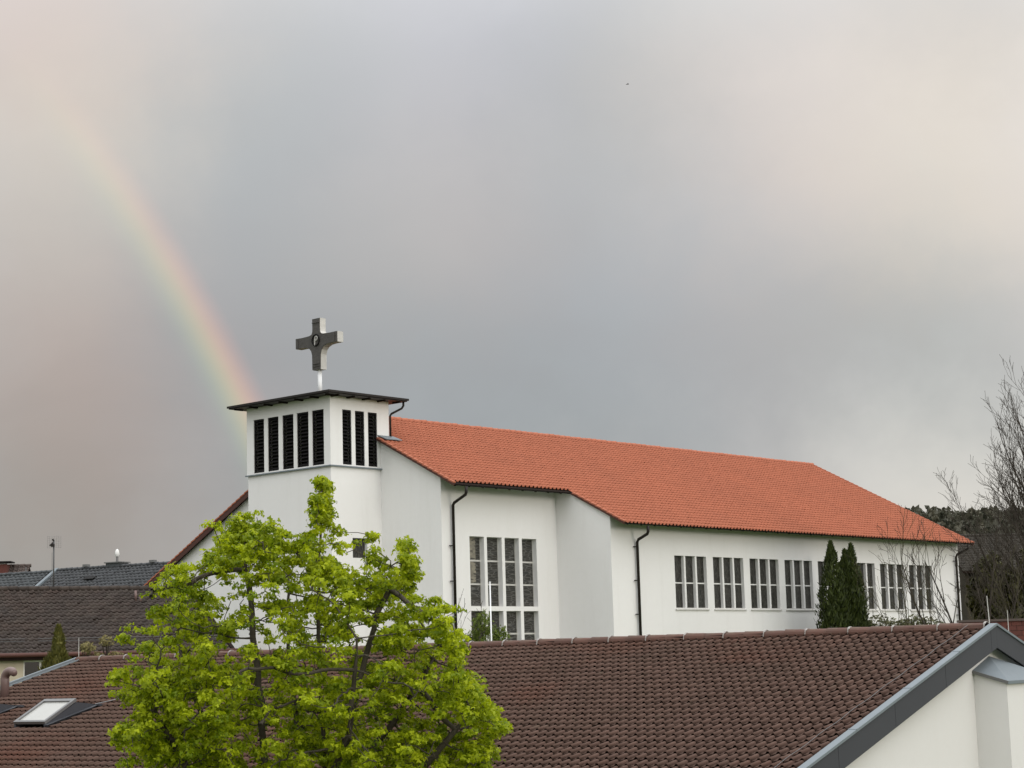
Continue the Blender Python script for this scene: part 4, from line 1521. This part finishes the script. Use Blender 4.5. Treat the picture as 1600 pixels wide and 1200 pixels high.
def bare_tree(name, label, loc, stems, levels, seed, m='bark_dark', group=None, cat='tree', tip=0.007, many=1.0):
    """stems: list of (direction, length, radius, start offset); forks again and again into fine twigs"""
    rg = np.random.default_rng(seed)
    root = thing(name, label, cat, (loc[0], loc[1], loc[2] + ZC), 0, group)
    segs = []

    def grow(p, d, L, r, lv):
        n = max(4, int(L / (0.45, 0.30, 0.17, 0.12)[min(lv, 3)]))
        q = p
        dd = d / np.linalg.norm(d)
        rr = r
        kids = []
        for i in range(n):
            dd = dd + rg.normal(0, 0.034 + 0.02 * lv, 3) + np.array([0, 0, 0.028 if lv > 0 else 0.012])
            dd /= np.linalg.norm(dd)
            nx = q + dd * (L / n)
            r2 = max(r * (1 - 0.78 * (i + 1) / n), tip)
            segs.append(np.concatenate([q, nx, [rr, r2]]))
            if i >= (0.25 if lv else 0.28) * n:
                kids.append((nx, dd.copy(), r2, i / n))
            q, rr = nx, r2
        if lv < levels:
            m_ = [14, 10, 9, 6][min(lv, 3)] * many
            pick = rg.permutation(len(kids))[:max(2, min(len(kids), int(m_ * (0.7 + 0.6 * rg.random()))))]
            for j in pick:
                b, bd, br, fr = kids[j]
                side = rg.normal(0, 1, 3)
                side -= bd * side.dot(bd)
                side /= np.linalg.norm(side) + 1e-9
                a = rg.uniform(0.38, 0.72)
                nd = bd * math.cos(a) + side * math.sin(a) + np.array([0, 0, 0.12])
                grow(b, nd, L * rg.uniform(0.28, 0.48) * (1.15 - 0.55 * fr), max(br * 0.62, tip), lv + 1)
    for d, L, r, off in stems:
        grow(np.array(off, float), np.array(d, float), L, r, 0)
    V, F = tubes_np(np.array(segs), 4)
    link('trunk', np_mesh('trunk', V, F, M[m], smooth=True), root)
    return root


def gz(x, y):
    return float(ground_z(x, y)) - ZC


# tall bare tree at the right edge
bare_tree('bare_tree', 'tall bare broadleaf tree rising at the right edge', (23.3, 84.0, gz(23.3, 84)),
          [((0.06, 0, 1), 12.3, 0.16, (0.1, 0, 0)), ((-0.07, 0.1, 1), 11.3, 0.14, (-0.1, 0.1, 0)), ((-0.20, -0.05, 1), 10.0, 0.12, (-0.2, 0, 0)), ((0.20, 0.1, 1), 12.4, 0.14, (0.3, 0, 0)), ((-0.34, 0.12, 1), 8.8, 0.10, (-0.3, 0.1, 0)),
           ((-0.46, -0.1, 1), 7.6, 0.09, (-0.3, 0.0, 0)), ((0.4, -0.1, 1), 10.5, 0.12, (0.3, 0.1, 0)), ((-0.13, -0.15, 1), 11.0, 0.11, (0.0, -0.1, 0))], 3, 11, many=1.1)
bare_tree('bare_tree', 'leaning bare tree with dark limbs before the nave corner', (18.9, 78.5, gz(18.9, 78.5)),
          [((-0.25, 0, 1), 6.6, 0.075, (0, 0, 0)), ((-0.62, 0.1, 1), 7.0, 0.07, (-0.1, 0, 0)), ((0.05, 0, 1), 7.6, 0.08, (0.1, 0, 0)), ((0.35, -0.1, 1), 6.4, 0.06, (0.1, 0, 0))], 3, 5)
bare_tree('bare_shrub', 'thin upright bare shrub in front of the last nave windows', (16.4, 78.0, gz(16.4, 78)),
          [((-0.1, 0, 1), 6.8, 0.035, (0, 0, 0)), ((0.12, 0, 1), 6.4, 0.03, (0.2, 0, 0)), ((-0.25, 0, 1), 5.6, 0.03, (-0.2, 0, 0))], 2, 8, 'twig', cat='shrub')
bare_tree('bare_shrub', 'low bare shrub at the foot of the nave corner', (20.2, 76.0, gz(20.2, 76)),
          [((-0.2, 0, 1), 4.6, 0.04, (0, 0, 0)), ((0.3, 0, 1), 4.8, 0.04, (0.2, 0, 0)), ((-0.5, 0, 1), 4.2, 0.03, (-0.2, 0, 0)), ((0.0, 0, 1), 5.2, 0.04, (0, .2, 0))], 3, 21, 'twig', cat='shrub')


def leafy_mass(name, label, loc, blobs, count, size, m, cat='shrub', shape='leaf', stem=True, spread=0.7, group=None):
    """blobs: (x, y, z, rx, ry, rz) relative to the base point"""
    root = thing(name, label, cat, (loc[0], loc[1], loc[2] + ZC), 0, group)
    w = np.array([b[3] * b[5] for b in blobs])
    pos, nor = [], []
    for b, k in zip(blobs, (count * w / w.sum()).astype(int)):
        v = RNG.normal(0, 1, (k, 3))
        v /= np.linalg.norm(v, axis=1)[:, None]
        lump = 1 + 0.22 * np.sin(v[:, 0] * 7 + b[0] * 3) * np.cos(v[:, 2] * 8 + b[2]) + RNG.normal(0, 0.06, k)
        rr = (0.62 + 0.38 * RNG.random(k) ** 0.6) * lump
        pos.append(np.array(b[:3]) + v * np.array(b[3:]) * rr[:, None])
        nor.append(v + np.array([0, 0, 0.3]))
    pos, nor = np.concatenate(pos), np.concatenate(nor)
    n = len(pos)
    leaves('crown', root, pos, nor, RNG.uniform(size * 0.6, size * 1.25, n), M[m], spread, shape)
    if stem:
        segs = []
        for b in blobs:
            c = np.array(b[:3])
            p = np.array([c[0] * 0.25, c[1] * 0.25, 0.0])
            mid = (p + c) / 2 + np.array([0, 0, 0.1])
            segs.append(np.concatenate([p, mid, [0.07, 0.05]]))
            segs.append(np.concatenate([mid, c, [0.05, 0.02]]))
            for _ in range(10):
                v = RNG.normal(0, 1, 3)
                v[2] = abs(v[2])
                v /= np.linalg.norm(v)
                segs.append(np.concatenate([c * 0.85 + mid * 0.15, c + v * np.array(b[3:]) * 0.95, [0.018, 0.005]]))
        V, F = tubes_np(np.array(segs), 5)
        link('trunk', np_mesh('trunk', V, F, M['bark_dark']), root)
    return root


def church_pt(u, v):
    a = R(41.6)
    return CH[0] + u * math.sin(a) - v * math.cos(a), CH[1] + u * math.cos(a) + v * math.sin(a)


# the two thujas in front of the nave
def thuja(label, u, v, zt, width, tips, seed):
    x, y = church_pt(u, v)
    b = gz(x, y)
    H = zt - b
    root = thing('thuja', label, 'conifer', (x, y, b + ZC), 0, 'thujas before the nave')
    pos, nor = [], []
    for (tx, th_, w) in tips:
        k = 5200
        t = RNG.random(k) ** 0.9
        ph = RNG.random(k) * 2 * math.pi
        prof = w / 2 * np.clip(1 - t ** 3.2, 0, 1) ** 0.62 * (0.55 + 0.45 * np.minimum(1, (1 - t) * 3))
        prof *= 1 + 0.11 * np.sin(ph * 5 + t * 30) + 0.09 * np.sin(ph * 9 - t * 55) + RNG.normal(0, 0.09, k)
        rr = prof * (0.80 + 0.2 * RNG.random(k))
        cxx = tx * (0.4 + 0.6 * t)
        pos.append(np.stack([cxx + rr * np.cos(ph), rr * np.sin(ph), 0.1 + t * H * th_], -1))
        nor.append(np.stack([np.cos(ph), np.sin(ph), np.full(k, 0.35)], -1))
    pos, nor = np.concatenate(pos), np.concatenate(nor)
    leaves('crown', root, pos, nor, RNG.uniform(0.06, 0.13, len(pos)), M['thuja'], 0.5, 'spray')
    V, F = tubes_np(np.array([[0, 0, 0, 0, 0, H * 0.85, 0.10, 0.02]]), 6)
    link('trunk', np_mesh('trunk', V, F, M['bark_dark']), root)


thuja('left one of the two dark thujas before the nave, with one pointed tip', 24.75, -9.0, 5.46, 1.50, [(0.0, 1.0, 1.75), (0.08, 0.72, 1.8)], 1)
thuja('right one of the two dark thujas before the nave, with twin tips', 26.2, -9.1, 5.38, 1.75, [(0.12, 1.0, 1.6), (-0.20, 0.965, 1.5), (0.1, 0.7, 1.95)], 2)

# light green young tree before the choir window
x, y = church_pt(2.75, -6.0)
b = gz(x, y)
leafy_mass('young_tree', 'small fresh green tree in front of the tall choir window', (x, y, b),
           [(0.0, 0, 1.7 - b, 0.42, 0.42, 0.55), (0.15, 0, 1.0 - b, 0.55, 0.45, 0.7), (0.75, 0.1, 0.9 - b, 0.36, 0.3, 0.75), (-0.45, 0, 1.0 - b, 0.35, 0.3, 0.5), (0.2, 0, 0.0 - b, 0.8, 0.6, 0.8)], 5200, 0.065, 'young', 'tree')
x, y = church_pt(1.35, -6.0)
bare_tree('bare_shrub', 'thin budding twigs beside the fresh green tree', (x, y, gz(x, y)), [((0.05, 0, 1), 4.5, 0.03, (0, 0, 0)), ((-0.12, 0, 1), 4.3, 0.025, (-.1, 0, 0)), ((0.2, 0, 1), 4.2, 0.025, (.1, 0, 0))], 2, 31, cat='shrub')
pp_ = ray_pt(765.5, 911, 77.0)
fp_ = thing('pole', 'thin white pole standing before the tall choir window', 'pole', (pp_[0], pp_[1], gz(pp_[0], pp_[1]) + ZC))
hp_ = pp_[2] - gz(pp_[0], pp_[1])
MB().tube([(0, 0, 0), (0, 0, hp_)], [0.035, 0.028], 8).build('shaft', M['steel'], fp_, True)
MB().tube([(0, 0, hp_), (0, 0, hp_ + 0.03), (0, 0, hp_ + 0.06)], [0.03, 0.045, 0.01], 8).build('finial', M['steel'], fp_, True)
# spruce and budding bushes behind the left end of the brown ridge
x, y = -15.0, 62.0
b = gz(x, y)
H = 1.68 - b
root = thing('spruce', 'small olive spruce in front of the cream wall at left', 'conifer', (x, y, b + ZC))
k = 15000
t = RNG.random(k) ** 0.75
ph = RNG.random(k) * 2 * math.pi
lay = 1 + 0.35 * np.sin(t * 46 + np.sin(ph * 3))
rr = (1 - t) * 3.1 * lay * (0.45 + 0.55 * RNG.random(k)) + 0.02
pos = np.stack([rr * np.cos(ph), rr * np.sin(ph), t * H - rr * 0.15], -1)
leaves('crown', root, pos, np.stack([np.cos(ph), np.sin(ph), np.full(k, 0.3)], -1), RNG.uniform(0.05, 0.11, k), M['spruce'], 0.5, 'spray')
V, F = tubes_np(np.array([[0, 0, 0, 0, 0, H * 0.97, 0.09, 0.01]]), 6)
link('trunk', np_mesh('trunk', V, F, M['bark_dark']), root)
x, y = -13.3, 60.0
b = gz(x, y)
leafy_mass('budding_bush', 'yellowish budding bush behind the left end of the brown ridge', (x, y, b),
           [(-0.30, 0, 0.92 - b, 0.24, 0.24, 0.20), (0.28, 0.1, 1.12 - b, 0.22, 0.22, 0.16), (0.05, 0, 0.60 - b, 0.22, 0.2, 0.2), (-0.1, 0, 0.30 - b, 0.5, 0.4, 0.3), (0.6, 0, 0.65 - b, 0.25, 0.2, 0.14), (0.75, 0, 0.25 - b, 0.4, 0.3, 0.2)], 1500, 0.06, 'yellow')
# evergreen shrubs below the right-hand nave windows
for (u, v, h, lb) in ((28.6, -9.2, 2.0, 'pale-blossomed evergreen shrub right of the thujas'), (31.5, -9.6, 2.05, 'low dark evergreen shrub under the last nave windows')):
    x, y = church_pt(u, v)
    b = gz(x, y)
    leafy_mass('evergreen_shrub', lb, (x, y, b), [(0, 0, h - 0.5 - b, 0.8, 0.7, 0.5), (0.8, 0, h - 0.7 - b, 0.8, 0.6, 0.45), (-0.6, 0, h - 0.8 - b, 0.6, 0.5, 0.5), (0.2, 0, h - 1.6 - b, 1.4, 0.8, 0.8)], 1300, 0.11, 'shrub')
# olive evergreens behind the bare tree, right
for (x, y, h, wd, lb) in ((26.9, 109.6, 5.0, 1.15, 'narrow olive tree touching the far corner of the church'), (28.6, 111.0, 5.5, 1.5, 'olive ivy-clad tree right beside the far end of the church'), (31.2, 113.0, 6.0, 2.0, 'olive tree standing between the church end and the bare tree'),
                          (34.8, 116.0, 5.8, 2.4, 'olive tree behind the bare tree at the right edge'), (29.6, 104.0, 3.4, 2.2, 'low olive thicket behind the near gable peak'),
                          (25.0, 92.0, 1.9, 1.7, 'dark thicket low beside the brick wall'), (39.0, 124.0, 7.0, 3.0, 'yellow-green tree at the far right edge')):
    b = gz(x, y)
    bl = []
    for i in range(7):
        f_ = i / 6.0
        zz = b + (h - b) * (0.15 + 0.72 * f_)
        bl.append((RNG.normal(0, 0.35 * wd), RNG.normal(0, 0.3 * wd), zz - b, wd * (1.0 - 0.45 * f_), wd * (1.0 - 0.45 * f_), 1.25))
    leafy_mass('olive_tree' if h > 4 else 'thicket', lb, (x, y, b), bl, 11000, 0.21, 'olive', 'tree' if h > 4 else 'shrub')


# wood on the far hill
def forest():
    n = 2600
    ang = RNG.uniform(R(9.5), R(19.5), n)
    dist = RNG.uniform(430, 960, n)
    x, y = dist * np.sin(ang), dist * np.cos(ang)
    z = ground_z(x, y)
    Vs, Fs, Rs, off = [], [], [], 0
    T = np.array([(0, -1, -.1), (0.7, -0.1, 0.1), (0, 1, -.1), (-0.7, -0.1, 0.1)])
    Fq = np.array([(0, 1, 2), (0, 2, 3)])
    k = 46
    conif = RNG.random(n) < 0.35
    h = RNG.uniform(7, 12, n)
    w = np.where(conif, RNG.uniform(1.6, 2.6, n), RNG.uniform(2.6, 4.4, n))
    t = RNG.random((n, k))
    ph = RNG.random((n, k)) * 2 * math.pi
    pr = np.where(conif[:, None], 1 - t, np.sqrt(np.clip(1 - (2 * t - 0.9) ** 2, 0.02, 1)))
    rr = w[:, None] * pr * (0.6 + 0.4 * RNG.random((n, k)))
    P = np.stack([x[:, None] + rr * np.cos(ph), y[:, None] + rr * np.sin(ph), z[:, None] + h[:, None] * (0.2 + 0.8 * t)], -1).reshape(-1, 3)
    nor = np.stack([np.cos(ph), np.sin(ph), np.full_like(ph, 0.5)], -1).reshape(-1, 3)
    tone = np.clip(np.repeat(np.where(conif, 0.15, 0.6) + RNG.normal(0, 0.18, n), k) + RNG.normal(0, 0.1, n * k), 0, 1)
    B = rand_basis(len(P), nor, 0.6) * RNG.uniform(0.7, 1.5, len(P))[:, None, None]
    V, F = stamp(T, Fq, P, B)
    o = link('forest', np_mesh('forest', V, F, M['wood_far'], np.repeat(tone, 2)))
    o['kind'] = 'stuff'
    o['label'] = 'mixed wood covering the far hill at right'


forest()

# ------------------------------------------------------------------ bird
bd = thing('bird', 'tiny dark bird flying high in the grey sky', 'bird', (10.2, 150.0, ZC + 47.0), R(20))
bd.scale = (0.6, 0.6, 0.6)
mb = MB()
mb.tube([(-0.16, 0, 0), (-0.10, 0, 0.01), (0.0, 0, 0.015), (0.10, 0, 0.02), (0.15, 0, 0.03), (0.19, 0, 0.02)], [0.012, 0.035, 0.048, 0.04, 0.03, 0.006], 8)
mb.prism([(-0.26, -0.04, 0), (-0.14, -0.015, 0), (-0.14, 0.015, 0), (-0.26, 0.04, 0)], (0, 0, 0.008))
mb.build('body', M['bird'], bd, True)
for s_ in (-1, 1):
    mb = MB()
    mb.prism([(0.09, s_ * 0.03, 0.02), (-0.05, s_ * 0.03, 0.02), (-0.08, s_ * 0.20, 0.10), (-0.10, s_ * 0.36, 0.05), (0.03, s_ * 0.22, 0.11)], (0, 0, 0.01))
    mb.build('wing', M['bird'], bd)
print('leaves', n_leaf, 'tris', sum(len(o.data.polygons) for o in bpy.data.objects if o.type == 'MESH'))
